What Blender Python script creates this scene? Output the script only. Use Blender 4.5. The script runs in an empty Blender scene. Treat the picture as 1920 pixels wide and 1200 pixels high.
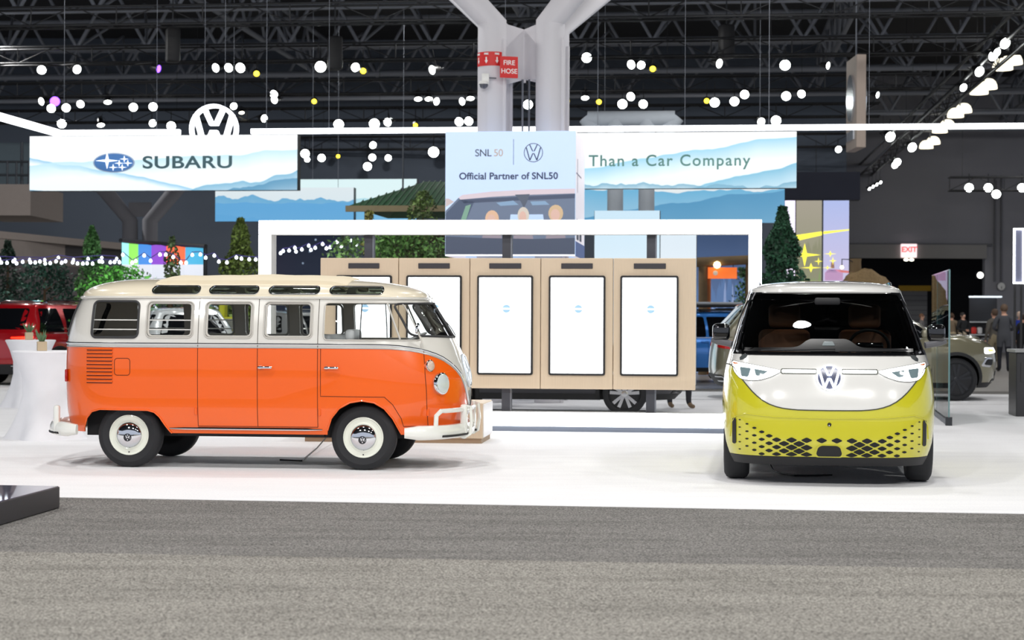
import bpy, bmesh, math, random
from mathutils import Vector, Matrix
R = math.radians
random.seed(7)
scene = bpy.context.scene
COL = scene.collection

# ------------------------------------------------------------------ camera
CAM_H = 1.55
FPX = 3300.0                       # focal length in pixels of a 1920 px wide frame
cam_data = bpy.data.cameras.new('camera')
cam_data.sensor_width = 36.0
cam_data.lens = 36.0 * FPX / 1920.0
cam_data.clip_end = 400
cam_data.dof.use_dof = True
cam_data.dof.focus_distance = 17.3
cam_data.dof.aperture_fstop = 2.8
cam = bpy.data.objects.new('camera', cam_data)
COL.objects.link(cam)
CM = Matrix.Rotation(R(90) - math.atan(8.0 / FPX), 4, 'X') @ Matrix.Rotation(R(0.25), 4, 'Z')
cam.matrix_world = Matrix.Translation((0, 0, CAM_H)) @ CM
scene.camera = cam

# ------------------------------------------------------------------ world, lamps over the hall, exposure
vs = scene.view_settings
vs.view_transform = 'Standard'; vs.look = 'None'; vs.exposure = 0.45; vs.gamma = 1.0
vs.use_curve_mapping = False
world = bpy.data.worlds.new('world'); scene.world = world
world.use_nodes = True
world.node_tree.nodes['Background'].inputs[0].default_value = (0.80, 0.86, 1.0, 1)
world.node_tree.nodes['Background'].inputs[1].default_value = 0.52

def wash_light(x, y, z, power, size=0.55, col=(1, 0.985, 0.96), tilt=(0, 0)):
    d = bpy.data.lights.new('wash_light', 'AREA'); d.shape = 'DISK'; d.size = size
    d.energy = power; d.color = col
    o = bpy.data.objects.new('wash_light', d); COL.objects.link(o)
    o.location = (x, y, z); o.rotation_euler = (tilt[0], tilt[1], 0)
    return o
# rigs of round wash lights hung over the aisle and over the stand
for lx in (-9, -3, 3, 9):
    wash_light(lx, 3.5, 8.5, 300, tilt=(R(42), 0))
    wash_light(lx, 13.0, 9.5, 165, tilt=(R(14), 0))
for lx in (-10, -3.5, 3.5, 10):
    wash_light(lx, 22.0, 9.8, 150, tilt=(R(10), 0))
for lx in (-12, -4, 4, 12):
    wash_light(lx, 33.0, 10.0, 150, tilt=(R(14), 0))
for lx in (-14, 0, 15):
    wash_light(lx, 46.0, 9.4, 300, size=0.6, tilt=(R(10), 0))
for lx in (-16, -4, 8, 20):
    wash_light(lx, 62, 9.2, 300, size=0.6, tilt=(R(12), 0))

# ------------------------------------------------------------------ pixel helpers (full 1920 x 1200 frame, real depth given)
def P(px, py, depth):
    d = CM.to_3x3() @ Vector(((px - 960) / FPX, (600 - py) / FPX, -1))
    t = depth / d.y
    return Vector((d.x * t, d.y * t, CAM_H + d.z * t))
def G(px, py):
    d = CM.to_3x3() @ Vector(((px - 960) / FPX, (600 - py) / FPX, -1))
    t = -CAM_H / d.z
    return Vector((d.x * t, d.y * t, 0))
GRID = R(6.3)                       # the stand's own grid is turned by this much
U = Vector((math.cos(GRID), -math.sin(GRID), 0))
V = Vector((math.sin(GRID), math.cos(GRID), 0))
ZUP = Vector((0, 0, 1))

# ------------------------------------------------------------------ materials
MATS = {}
def srgb(c):
    return tuple((x / 12.92 if x <= 0.04045 else ((x + 0.055) / 1.055) ** 2.4) for x in [v / 255.0 for v in c])
def nd(nt, typ, **kw):
    n = nt.nodes.new(typ)
    for k, v in kw.items():
        if k.startswith('i_'):
            n.inputs[k[2:].replace('_', ' ')].default_value = v
        else:
            setattr(n, k, v)
    return n
def mat(name, rgb, rough=0.5, metal=0.0, coat=0.0, var=0.04, scale=6.0, bump=0.0, bscale=60.0, spec=0.5, stretch=None):
    """principled material with a slight procedural unevenness"""
    if name in MATS: return MATS[name]
    m = bpy.data.materials.new(name); m.use_nodes = True; MATS[name] = m
    nt = m.node_tree; b = nt.nodes['Principled BSDF']
    c = srgb(rgb)
    tc = nd(nt, 'ShaderNodeTexCoord')
    src = tc.outputs['Object']
    if stretch:
        mp = nd(nt, 'ShaderNodeMapping'); mp.inputs['Scale'].default_value = stretch
        nt.links.new(src, mp.inputs[0]); src = mp.outputs[0]
    nz = nd(nt, 'ShaderNodeTexNoise', i_Scale=scale, i_Detail=3.0)
    nt.links.new(src, nz.inputs['Vector'])
    mx = nd(nt, 'ShaderNodeMix', data_type='RGBA')
    mx.inputs[6].default_value = tuple(max(0, x * (1 - var)) for x in c) + (1,)
    mx.inputs[7].default_value = tuple(min(1, x * (1 + var)) for x in c) + (1,)
    nt.links.new(nz.outputs[0], mx.inputs[0]); nt.links.new(mx.outputs[2], b.inputs['Base Color'])
    b.inputs['Roughness'].default_value = rough; b.inputs['Metallic'].default_value = metal
    b.inputs['Coat Weight'].default_value = coat; b.inputs['Coat Roughness'].default_value = 0.03
    b.inputs['Specular IOR Level'].default_value = spec
    if bump:
        n2 = nd(nt, 'ShaderNodeTexNoise', i_Scale=bscale, i_Detail=4.0)
        nt.links.new(src, n2.inputs['Vector'])
        bp = nd(nt, 'ShaderNodeBump', i_Strength=bump, i_Distance=0.02)
        nt.links.new(n2.outputs[0], bp.inputs['Height']); nt.links.new(bp.outputs[0], b.inputs['Normal'])
    return m
def emit(name, rgb, strength, var=0.03):
    if name in MATS: return MATS[name]
    m = bpy.data.materials.new(name); m.use_nodes = True; MATS[name] = m
    nt = m.node_tree; b = nt.nodes['Principled BSDF']; c = srgb(rgb)
    b.inputs['Base Color'].default_value = c + (1,)
    b.inputs['Roughness'].default_value = 0.4
    nz = nd(nt, 'ShaderNodeTexNoise', i_Scale=3.0)
    mx = nd(nt, 'ShaderNodeMix', data_type='RGBA')
    mx.inputs[6].default_value = tuple(x * (1 - var) for x in c) + (1,); mx.inputs[7].default_value = c + (1,)
    nt.links.new(nz.outputs[0], mx.inputs[0])
    nt.links.new(mx.outputs[2], b.inputs['Emission Color'])
    b.inputs['Emission Strength'].default_value = strength
    return m
def glass(name, tint, refl=1.0, ior=1.5):
    """thin pane: clear with a fresnel reflection"""
    if name in MATS: return MATS[name]
    m = bpy.data.materials.new(name); m.use_nodes = True; MATS[name] = m
    nt = m.node_tree; nt.nodes.remove(nt.nodes['Principled BSDF'])
    out = nt.nodes['Material Output']
    tr = nd(nt, 'ShaderNodeBsdfTransparent'); tr.inputs[0].default_value = tint + (1,)
    gl = nd(nt, 'ShaderNodeBsdfGlossy'); gl.inputs['Roughness'].default_value = 0.01
    gl.inputs['Color'].default_value = (refl, refl, refl, 1)
    fr = nd(nt, 'ShaderNodeFresnel', i_IOR=ior)
    mx = nd(nt, 'ShaderNodeMixShader')
    nt.links.new(fr.outputs[0], mx.inputs[0]); nt.links.new(tr.outputs[0], mx.inputs[1]); nt.links.new(gl.outputs[0], mx.inputs[2])
    nt.links.new(mx.outputs[0], out.inputs['Surface'])
    return m

CHROME = mat('chrome', (225, 228, 232), 0.06, 1.0, var=0.02)
RUBBER = mat('tyre_rubber', (34, 35, 38), 0.75, bump=0.05, bscale=80)
BLACKP = mat('black_plastic', (22, 22, 25), 0.55)
BLACKG = mat('black_gloss', (10, 10, 12), 0.06, coat=1.0)
DARKM = mat('dark_steel', (58, 60, 64), 0.5, 0.6)
TRUSSB = mat('black_truss_paint', (30, 31, 34), 0.45, 0.3)
ROOFST = mat('grey_roof_steel', (122, 126, 134), 0.7)
WHITEP = mat('white_paint', (236, 236, 232), 0.35)
LED = emit('led_white', (246, 249, 255), 2.6)
LAMP = emit('lamp_lens_white', (250, 255, 250), 14.0)
LAMPW = emit('lamp_lens_warm', (255, 246, 214), 12.0)
LAMPY = emit('lamp_lens_yellow', (255, 226, 60), 3.0)
LAMPV = emit('lamp_lens_violet', (120, 70, 255), 5.0)
WOOD = mat('pale_oak_laminate', (214, 194, 168), 0.5, var=0.10, scale=10, stretch=(14, 14, 0.35))

# ------------------------------------------------------------------ mesh builder
class MB:
    def __init__(s): s.v = []; s.f = []; s.m = []
    def add(s, vs_, fs, mi=0):
        b = len(s.v); s.v += [tuple(p) for p in vs_]
        for f in fs: s.f.append(tuple(i + b for i in f)); s.m.append(mi)
        return s
    def box(s, c, d, rz=0.0, mi=0, M=None):
        vs_ = []
        for dx in (-.5, .5):
            for dy in (-.5, .5):
                for dz in (-.5, .5):
                    p = Vector((dx * d[0], dy * d[1], dz * d[2]))
                    if M is not None: p = M @ p
                    elif rz: p = Matrix.Rotation(rz, 3, 'Z') @ p
                    vs_.append(p + Vector(c))
        return s.add(vs_, [(0, 1, 3, 2), (4, 6, 7, 5), (0, 4, 5, 1), (2, 3, 7, 6), (0, 2, 6, 4), (1, 5, 7, 3)], mi)
    def rbox(s, c, d, b=0.02, seg=2, M=None, mi=0):
        bm = bmesh.new(); bmesh.ops.create_cube(bm, size=1.0)
        for v in bm.verts: v.co = Vector((v.co.x * d[0], v.co.y * d[1], v.co.z * d[2]))
        bmesh.ops.bevel(bm, geom=list(bm.edges), offset=b, segments=seg, affect='EDGES', profile=0.5)
        bm.verts.index_update()
        vs_ = [((M @ v.co) if M is not None else v.co) + Vector(c) for v in bm.verts]
        fs = [[v.index for v in f.verts] for f in bm.faces]
        bm.free()
        return s.add(vs_, fs, mi)
    def beam(s, p0, p1, w, h, mi=0):
        """box of section w x h between two points"""
        p0 = Vector(p0); p1 = Vector(p1); d = p1 - p0; L = d.length; x = d / L
        up = ZUP if abs(x.z) < 0.95 else Vector((0, 1, 0))
        y = up.cross(x).normalized(); z = x.cross(y)
        M = Matrix((x, y, z)).transposed()
        return s.box((p0 + p1) / 2, (L, w, h), M=M, mi=mi)
    def tube(s, path, r, n=8, closed=False, mi=0, caps=True):
        path = [Vector(p) for p in path]; N = len(path); rr = r if isinstance(r, (list, tuple)) else [r] * N
        ring = []; prev = None; base = len(s.v)
        for i, p in enumerate(path):
            a = path[(i - 1) % N] if (closed or i > 0) else p
            b = path[(i + 1) % N] if (closed or i < N - 1) else p
            t = (b - a).normalized()
            if prev is None:
                up = ZUP if abs(t.z) < 0.9 else Vector((1, 0, 0))
                nrm = (up - t * up.dot(t)).normalized()
            else:
                nrm = prev - t * prev.dot(t)
                nrm = nrm.normalized() if nrm.length > 1e-6 else prev
            prev = nrm; bi = t.cross(nrm)
            for k in range(n):
                a_ = 2 * math.pi * k / n
                s.v.append(tuple(p + (nrm * math.cos(a_) + bi * math.sin(a_)) * rr[i]))
        for i in range(N if closed else N - 1):
            j = (i + 1) % N
            for k in range(n):
                k2 = (k + 1) % n
                s.f.append((base + i * n + k, base + i * n + k2, base + j * n + k2, base + j * n + k)); s.m.append(mi)
        if caps and not closed:
            s.f.append(tuple(base + k for k in reversed(range(n)))); s.m.append(mi)
            s.f.append(tuple(base + (N - 1) * n + k for k in range(n))); s.m.append(mi)
        return s
    def cyl(s, p0, p1, r0, r1=None, n=16, mi=0):
        return s.tube([p0, p1], [r0, r0 if r1 is None else r1], n, mi=mi)
    def lathe(s, prof, n=32, M=None, mi=0):
        """profile of (radius, height) turned about local z"""
        M = M or Matrix.Identity(4); base = len(s.v)
        for (r, h) in prof:
            for k in range(n):
                a = 2 * math.pi * k / n
                s.v.append(tuple(M @ Vector((r * math.cos(a), r * math.sin(a), h))))
        for i in range(len(prof) - 1):
            for k in range(n):
                k2 = (k + 1) % n
                s.f.append((base + i * n + k, base + i * n + k2, base + (i + 1) * n + k2, base + (i + 1) * n + k)); s.m.append(mi)
        if prof[0][0] > 1e-5: s.f.append(tuple(base + k for k in reversed(range(n)))); s.m.append(mi)
        if prof[-1][0] > 1e-5: s.f.append(tuple(base + (len(prof) - 1) * n + k for k in range(n))); s.m.append(mi)
        return s
    def grid(s, rows, closed=False, mi=0):
        base = len(s.v); nc = len(rows[0])
        for r in rows: s.v += [tuple(p) for p in r]
        for i in range(len(rows) - 1):
            for j in range(nc if closed else nc - 1):
                k = (j + 1) % nc
                s.f.append((base + i * nc + j, base + i * nc + k, base + (i + 1) * nc + k, base + (i + 1) * nc + j)); s.m.append(mi)
        return s
    def prism(s, poly, fn, d0, d1, mi=0):
        """polygon (u, v) extruded from d0 to d1 through fn(u, v, d)"""
        n = len(poly)
        vs_ = [fn(u, v, d0) for u, v in poly] + [fn(u, v, d1) for u, v in poly]
        fs = [tuple(range(n)), tuple(range(2 * n - 1, n - 1, -1))] + [(i, i + n, (i + 1) % n + n, (i + 1) % n) for i in range(n)]
        return s.add(vs_, fs, mi)
    def fan(s, poly, fn, off, back, rings=3, mi=0, c=None):
        """closed outline laid on a surface fn(u, v, offset): domed lid of concentric rings and a rim going back"""
        n = len(poly)
        cu = c[0] if c else sum(p[0] for p in poly) / n
        cv = c[1] if c else sum(p[1] for p in poly) / n
        rows = [[fn(u, v, back) for u, v in poly]]
        for k in range(rings):
            t = 1 - k / rings
            rows.append([fn(cu + (u - cu) * t, cv + (v - cv) * t, off) for u, v in poly])
        base = len(s.v)
        s.grid(rows, True, mi)
        s.v.append(tuple(fn(cu, cv, off))); ci = len(s.v) - 1
        lb = base + (len(rows) - 1) * n
        for i in range(n): s.f.append((lb + i, lb + (i + 1) % n, ci)); s.m.append(mi)
        return s
    def build(s, name, mats, parent=None, smooth=35, fix=True):
        me = bpy.data.meshes.new(name)
        me.from_pydata(s.v, [], s.f)
        if not isinstance(mats, (list, tuple)): mats = [mats]
        for m in mats: me.materials.append(m)
        if len(mats) > 1: me.polygons.foreach_set('material_index', s.m)
        if fix:
            bm = bmesh.new(); bm.from_mesh(me); bmesh.ops.recalc_face_normals(bm, faces=bm.faces); bm.to_mesh(me); bm.free()
        finish(me, smooth)
        return link(name, me, parent)
def finish(me, smooth):
    if smooth:
        me.shade_smooth(); me.set_sharp_from_angle(angle=R(smooth))
    me.update()
def link(name, me, parent=None):
    o = bpy.data.objects.new(name, me); COL.objects.link(o)
    if parent is not None: o.parent = parent
    return o
def tag(o, label=None, cat=None, group=None, kind=None):
    if label: o['label'] = label
    if cat: o['category'] = cat
    if group: o['group'] = group
    if kind: o['kind'] = kind
    return o
def thing(name, label, cat, loc=(0, 0, 0), rz=0.0, group=None):
    o = bpy.data.objects.new(name, None); COL.objects.link(o)
    o.empty_display_size = 0.2
    o.location = loc; o.rotation_euler = (0, 0, rz)
    return tag(o, label, cat, group)
def bool_cut(o, cutter, smooth=35):
    c = cutter.build('cutter', BLACKP, o.parent, smooth=0)
    md = o.modifiers.new('cut', 'BOOLEAN'); md.operation = 'DIFFERENCE'; md.solver = 'MANIFOLD'; md.object = c
    dg = bpy.context.evaluated_depsgraph_get()
    me = bpy.data.meshes.new_from_object(o.evaluated_get(dg))
    o.modifiers.clear(); old = o.data; o.data = me; me.name = o.name
    bpy.data.meshes.remove(old)
    cm = c.data; bpy.data.objects.remove(c); bpy.data.meshes.remove(cm)
    finish(me, smooth)
def text(parent, body, size, M, mt, name='lettering', depth=0.004, bold=0.0, spacing=1.0, align='CENTER', sx=1.0):
    cu = bpy.data.curves.new(name, 'FONT'); cu.body = body; cu.size = size; cu.extrude = depth; cu.offset = bold
    cu.align_x = align; cu.align_y = 'CENTER'; cu.space_character = spacing
    t = bpy.data.objects.new(name, cu); COL.objects.link(t)
    dg = bpy.context.evaluated_depsgraph_get()
    me = bpy.data.meshes.new_from_object(t.evaluated_get(dg))
    bpy.data.objects.remove(t); bpy.data.curves.remove(cu)
    me.transform(Matrix.Diagonal((sx, 1, 1, 1)))
    # every letter becomes a part of its own
    bm = bmesh.new(); bm.from_mesh(me); bpy.data.meshes.remove(me); bm.verts.index_update(); bm.faces.index_update()
    seen = set(); isl = []
    for f in bm.faces:
        if f.index in seen: continue
        stack = [f]; seen.add(f.index); cur = []
        while stack:
            g = stack.pop(); cur.append(g)
            for e in g.edges:
                for h in e.link_faces:
                    if h.index not in seen: seen.add(h.index); stack.append(h)
        xs = [v.co.x for g in cur for v in g.verts]; isl.append([min(xs), max(xs), cur])
    isl.sort(key=lambda q: q[0]); let = []
    for a, b, cur in isl:
        if let and a < let[-1][1] - .25 * min(b - a, let[-1][1] - let[-1][0]): let[-1][1] = max(b, let[-1][1]); let[-1][2] += cur
        else: let.append([a, b, cur])
    for a, b, cur in let:
        ids = {}; vs_ = []; fs = []
        for g in cur:
            for v in g.verts:
                if v.index not in ids: ids[v.index] = len(vs_); vs_.append(tuple(M @ v.co))
            fs.append([ids[v.index] for v in g.verts])
        MB().add(vs_, fs).build('letter', mt, parent, smooth=0, fix=False)
    bm.free()
def frame_M(o, x, y):
    """matrix of a plane at o with x to the right and y up; z comes out of it"""
    x = Vector(x).normalized(); y = Vector(y).normalized(); z = x.cross(y)
    M = Matrix((x, y, z)).transposed().to_4x4(); M.translation = Vector(o)
    return M
def rrect(x0, x1, z0, z1, r, n=5):
    p = []
    for (cx, cz, a0) in ((x1 - r, z1 - r, 0), (x0 + r, z1 - r, 90), (x0 + r, z0 + r, 180), (x1 - r, z0 + r, 270)):
        for k in range(n + 1):
            a = R(a0 + 90 * k / n); p.append((cx + r * math.cos(a), cz + r * math.sin(a)))
    return p
def rpoly(pts, r, n=4):
    """polygon with rounded corners"""
    out = []; N = len(pts)
    for i in range(N):
        p = Vector(pts[i]); a = (Vector(pts[i - 1]) - p); b = (Vector(pts[(i + 1) % N]) - p)
        rr = min(r, a.length * .45, b.length * .45)
        p0 = p + a.normalized() * rr; p1 = p + b.normalized() * rr
        for k in range(n + 1):
            t = k / n; q = p0 * (1 - t) ** 2 + p * 2 * t * (1 - t) + p1 * t ** 2; out.append((q.x, q.y))
    return out
def densify(poly, step):
    out = []
    for i in range(len(poly)):
        a = Vector(poly[i]); b = Vector(poly[(i + 1) % len(poly)]); n = max(1, int((b - a).length / step))
        for k in range(n): q = a.lerp(b, k / n); out.append((q.x, q.y))
    return out
def opath(pts, step):
    out = []
    for a, b in zip(pts, pts[1:]):
        a = Vector(a); b = Vector(b); n = max(1, int((b - a).length / step))
        for k in range(n): q = a.lerp(b, k / n); out.append((q.x, q.y))
    return out + [tuple(pts[-1])]
def circle(cx, cy, r, n=24, ry=None):
    return [(cx + r * math.cos(2 * math.pi * k / n), cy + (ry or r) * math.sin(2 * math.pi * k / n)) for k in range(n)]
def vw_logo(mb, fn, Rr, w=0.13, d0=0.0, d1=0.01, ring_w=None, mi=0):
    """round emblem: a ring with a V above a W; fn(u, v, d) maps it to 3D"""
    rw = ring_w or w
    n = 40; vs_ = []; fs = []
    for k in range(n):
        a = 2 * math.pi * k / n
        for rr in (1.0, 1.0 - rw):
            for d in (d0, d1): vs_.append(fn(Rr * rr * math.cos(a), Rr * rr * math.sin(a), d))
    for k in range(n):
        a = 4 * k; b = 4 * ((k + 1) % n)
        fs += [(a, b, b + 1, a + 1), (a + 1, b + 1, b + 3, a + 3), (a + 3, b + 3, b + 2, a + 2), (a + 2, b + 2, b, a)]
    mb.add(vs_, fs, mi)
    h = w * 0.55
    def stroke(p, q):
        (x0, y0), (x1, y1) = p, q
        pl = [(x0 - h, y0), (x0 + h, y0), (x1 + h, y1), (x1 - h, y1)]
        mb.prism([(Rr * a, Rr * b) for a, b in pl], fn, d0, d1, mi)
    for sgn in (-1, 1):
        stroke((sgn * .40, .84), (sgn * .07, .14)); stroke((sgn * .76, .56), (sgn * .37, -.80)); stroke((sgn * .37, -.80), (sgn * .05, -.06))
    return mb
def pchip(pts):
    xs = [p[0] for p in pts]; ys = [p[1] for p in pts]; n = len(xs)
    d = [(ys[i + 1] - ys[i]) / (xs[i + 1] - xs[i]) for i in range(n - 1)]
    m = [d[0]] + [0 if d[i - 1] * d[i] <= 0 else 2 * d[i - 1] * d[i] / (d[i - 1] + d[i]) for i in range(1, n - 1)] + [d[-1]]
    def f(x):
        if x <= xs[0]: return ys[0]
        if x >= xs[-1]: return ys[-1]
        i = 0
        while x > xs[i + 1]: i += 1
        h = xs[i + 1] - xs[i]; t = (x - xs[i]) / h
        return ((2 * t ** 3 - 3 * t ** 2 + 1) * ys[i] + (t ** 3 - 2 * t ** 2 + t) * h * m[i] + (-2 * t ** 3 + 3 * t ** 2) * ys[i + 1] + (t ** 3 - t ** 2) * h * m[i + 1])
    return f
class Stack:
    """vehicle body as a stack of plan outlines: half width, nose and tail position per height"""
    def __init__(s, W, F, T, nF=2.6, nR=3.0, eF=1.3, eR=0.8, NC=16, NS=14):
        s.W = pchip(W); s.F = pchip(F); s.T = pchip(T); s.nF = nF; s.nR = nR; s.eF = eF; s.eR = eR
        half = []
        sm = lambda t: t * t * (3 - 2 * t)
        for k in range(NC): half.append(('R', sm(k / NC) * math.pi / 2))
        for k in range(NS): half.append(('S', k / NS))
        for k in range(NC): half.append(('F', sm(1 - k / NC) * math.pi / 2))
        half.append(('F', 0.0))
        s.par = [(k, t, -1) for k, t in half] + [(k, t, 1) for k, t in reversed(half[1:-1])]
    def pt(s, par, z, ins=0.0):
        k, t, sg = par; W = s.W(z) - ins; F = s.F(z) - ins; T = s.T(z) + ins
        xf = F - s.eF; xr = T + s.eR
        if k == 'S': return Vector((xr + (xf - xr) * t, sg * W, z))
        n = s.nF if k == 'F' else s.nR
        c = max(0, math.cos(t)) ** (2 / n); q = max(0, math.sin(t)) ** (2 / n)
        if k == 'F': return Vector((xf + s.eF * c, sg * W * q, z))
        return Vector((xr - s.eR * c, sg * W * q, z))
    def y_at(s, x, z):
        W = s.W(z); xf = s.F(z) - s.eF; xr = s.T(z) + s.eR
        if x > xf: u = min(1, (x - xf) / s.eF); n = s.nF
        elif x < xr: u = min(1, (xr - x) / s.eR); n = s.nR
        else: return W
        return W * max(0, 1 - u ** n) ** (1 / n)
    def xf_at(s, y, z):
        u = min(0.999, abs(y) / s.W(z)); return s.F(z) - s.eF + s.eF * (1 - u ** s.nF) ** (1 / s.nF)
    def xr_at(s, y, z):
        u = min(0.999, abs(y) / s.W(z)); return s.T(z) + s.eR - s.eR * (1 - u ** s.nR) ** (1 / s.nR)
    def side(s, sg):
        return lambda x, z, o: Vector((x, sg * (s.y_at(x, z) + o), z))
    def front(s): return lambda y, z, o: Vector((s.xf_at(y, z) + o, y, z))
    def rear(s): return lambda y, z, o: Vector((s.xr_at(y, z) - o, y, z))
    def ring(s, z, ins=0.0):
        return [s.pt(p, z(p) if callable(z) else z, ins) for p in s.par]
    def shell(s, mb, zs, ins=0.02, mi=0, mi_in=0):
        """closed wall between heights; each height may be a function of the outline parameter"""
        o = [s.ring(z) for z in zs]; i_ = [s.ring(z, ins) for z in reversed(zs)]
        n = len(zs); base = len(s.par)
        mb.grid(o, True, mi); mb.grid([o[-1], i_[0]], True, mi); mb.grid(i_, True, mi_in); mb.grid([i_[-1], o[0]], True, mi)
        return mb
    def cap(s, mb, z, H, spine, n=2.3, rows=9, ins=0.02, mi=0, mi_in=0, solid=True):
        """dome on top of the outline at height z; spine = (x0, x1)"""
        def surf(ins_):
            rg = s.ring(z, ins_); out = []
            for k in range(rows):
                ph = (k / rows) ** 1.0 * math.pi / 2
                c = math.cos(ph) ** (2 / n); q = math.sin(ph) ** (2 / n)
                out.append([Vector((sx + (p.x - sx) * c, p.y * c, z + (H - ins_) * q)) for p in rg for sx in [min(max(p.x, spine[0]), spine[1])]])
            out.append([Vector((min(max(p.x, spine[0]), spine[1]), 0.0, z + H - ins_)) for p in rg])
            return out
        o = surf(0.0)
        mb.grid(o, True, mi)
        if solid:
            i_ = surf(ins); mb.grid([o[0], i_[0]], True, mi); mb.grid(i_, True, mi_in)
        return mb
def weld(o, d=0.0005):
    bm = bmesh.new(); bm.from_mesh(o.data); bmesh.ops.remove_doubles(bm, verts=bm.verts, dist=d)
    bmesh.ops.dissolve_degenerate(bm, dist=1e-5, edges=bm.edges)
    bmesh.ops.recalc_face_normals(bm, faces=bm.faces); bm.to_mesh(o.data); bm.free(); finish(o.data, 35)
def wheel_mats_face(o, centres, rad, idx):
    """faces left by the wheel-arch cut take the dark lining"""
    for p in o.data.polygons:
        c = p.center
        for (cx, cz) in centres:
            if abs(math.hypot(c.x - cx, c.z - cz) - rad) < 0.02 and abs(p.normal.y) < 0.3: p.material_index = idx
def copy_tree(o, parent=None):
    c = o.copy(); COL.objects.link(c); c.parent = parent
    for ch in list(o.children): copy_tree(ch, c)
    return c

# ------------------------------------------------------------------ setting: floor, carpets, walls, ceiling
def quad_slab(pts, z0, z1):
    n = len(pts); mb = MB()
    mb.add([(p[0], p[1], z1) for p in pts] + [(p[0], p[1], z0) for p in pts],
           [tuple(range(n)), tuple(range(2 * n - 1, n - 1, -1))] + [(i, i + n, (i + 1) % n + n, (i + 1) % n) for i in range(n)])
    return mb
def carpet_mat(name, dark, light, speck, scale, bump, streak):
    m = bpy.data.materials.new(name); m.use_nodes = True; nt = m.node_tree; b = nt.nodes['Principled BSDF']
    tc = nd(nt, 'ShaderNodeTexCoord')
    n1 = nd(nt, 'ShaderNodeTexNoise', i_Scale=scale, i_Detail=2.0, i_Roughness=0.7); nt.links.new(tc.outputs['Object'], n1.inputs['Vector'])
    rp = nd(nt, 'ShaderNodeValToRGB'); rp.color_ramp.elements[0].position = 0.5 - speck; rp.color_ramp.elements[1].position = 0.5 + speck
    rp.color_ramp.elements[0].color = srgb(dark) + (1,); rp.color_ramp.elements[1].color = srgb(light) + (1,)
    nt.links.new(n1.outputs[0], rp.inputs[0])
    mp = nd(nt, 'ShaderNodeMapping'); mp.inputs['Scale'].default_value = (0.5, 3.0, 1); mp.inputs['Rotation'].default_value = (0, 0, GRID)
    nt.links.new(tc.outputs['Object'], mp.inputs[0])
    n2 = nd(nt, 'ShaderNodeTexNoise', i_Scale=1.3, i_Detail=5.0, i_Roughness=0.65); nt.links.new(mp.outputs[0], n2.inputs['Vector'])
    r2 = nd(nt, 'ShaderNodeValToRGB'); r2.color_ramp.elements[0].position = 0.25; r2.color_ramp.elements[1].position = 0.55
    r2.color_ramp.elements[0].color = (1 - streak,) * 3 + (1,); r2.color_ramp.elements[1].color = (1, 1, 1, 1)
    nt.links.new(n2.outputs[0], r2.inputs[0])
    mx = nd(nt, 'ShaderNodeMix', data_type='RGBA', blend_type='MULTIPLY'); mx.inputs[0].default_value = 1.0
    nt.links.new(rp.outputs[0], mx.inputs[6]); nt.links.new(r2.outputs[0], mx.inputs[7]); nt.links.new(mx.outputs[2], b.inputs['Base Color'])
    b.inputs['Roughness'].default_value = 0.95; b.inputs['Specular IOR Level'].default_value = 0.1
    bp = nd(nt, 'ShaderNodeBump', i_Strength=bump, i_Distance=0.01); nt.links.new(n1.outputs[0], bp.inputs['Height']); nt.links.new(bp.outputs[0], b.inputs['Normal'])
    return m
WCARP = carpet_mat('white_carpet_pile', (238, 238, 242), (250, 250, 250), 0.16, 60, 0.25, 0.06)
GC_D = carpet_mat('grey_carpet_dark', (74, 73, 73), (164, 161, 157), 0.15, 75, 0.7, 0.30)
GC_L = carpet_mat('grey_carpet_light', (84, 82, 79), (190, 186, 178), 0.15, 75, 0.7, 0.30)
CONC = mat('hall_concrete', (150, 146, 142), 0.35, var=0.15, scale=0.8)
fl = quad_slab([(-60, -12), (60, -12), (60, 130), (-60, 130)], -0.3, -0.02).build('floor', CONC, smooth=0); tag(fl, kind='structure')
e0 = G(115, 932); e1 = G(1920, 963)               # front edge of the white carpet
ed = (e1 - e0).normalized()
def along(p, t): q = p + ed * t; return (q.x, q.y)
b0 = e0 - ed * 18; b1 = e1 + ed * 18
s0 = G(60, 1034); s1 = G(1920, 1066); sd = (s1 - s0).normalized(); c0 = s0 - sd * 18; c1 = s1 + sd * 18
wc = quad_slab([tuple(b0.xy), tuple(b1.xy), tuple((b1 + V * 22.3).xy), tuple((b0 + V * 22.3).xy)], -0.004, 0.0).build('white_carpet', WCARP, smooth=0)
tag(wc, 'bright white carpet under the two vans', 'carpet')
gc = quad_slab([tuple(c0.xy), tuple(c1.xy), tuple(b1.xy), tuple(b0.xy)], -0.02, -0.004).build('grey_carpet', GC_D, smooth=0)
tag(gc, 'darker grey carpet strip bordering the white carpet', 'carpet', 'grey aisle carpet strips')
gc2 = quad_slab([(-26, -10), (26, -10), tuple(c1.xy), tuple(c0.xy)], -0.02, -0.004).build('grey_carpet', GC_L, smooth=0)
tag(gc2, 'lighter grey speckled carpet strip nearest the viewer', 'carpet', 'grey aisle carpet strips')
ac0 = b0 + V * 22.3; ac1 = b1 + V * 22.3
ac = quad_slab([tuple(ac0.xy), tuple(ac1.xy), tuple((ac1 + V * 1.6).xy), tuple((ac0 + V * 1.6).xy)], -0.02, -0.006).build('dark_carpet', GC_D, smooth=0)
tag(ac, 'narrow dark grey carpet strip behind the white carpet', 'carpet')

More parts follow.
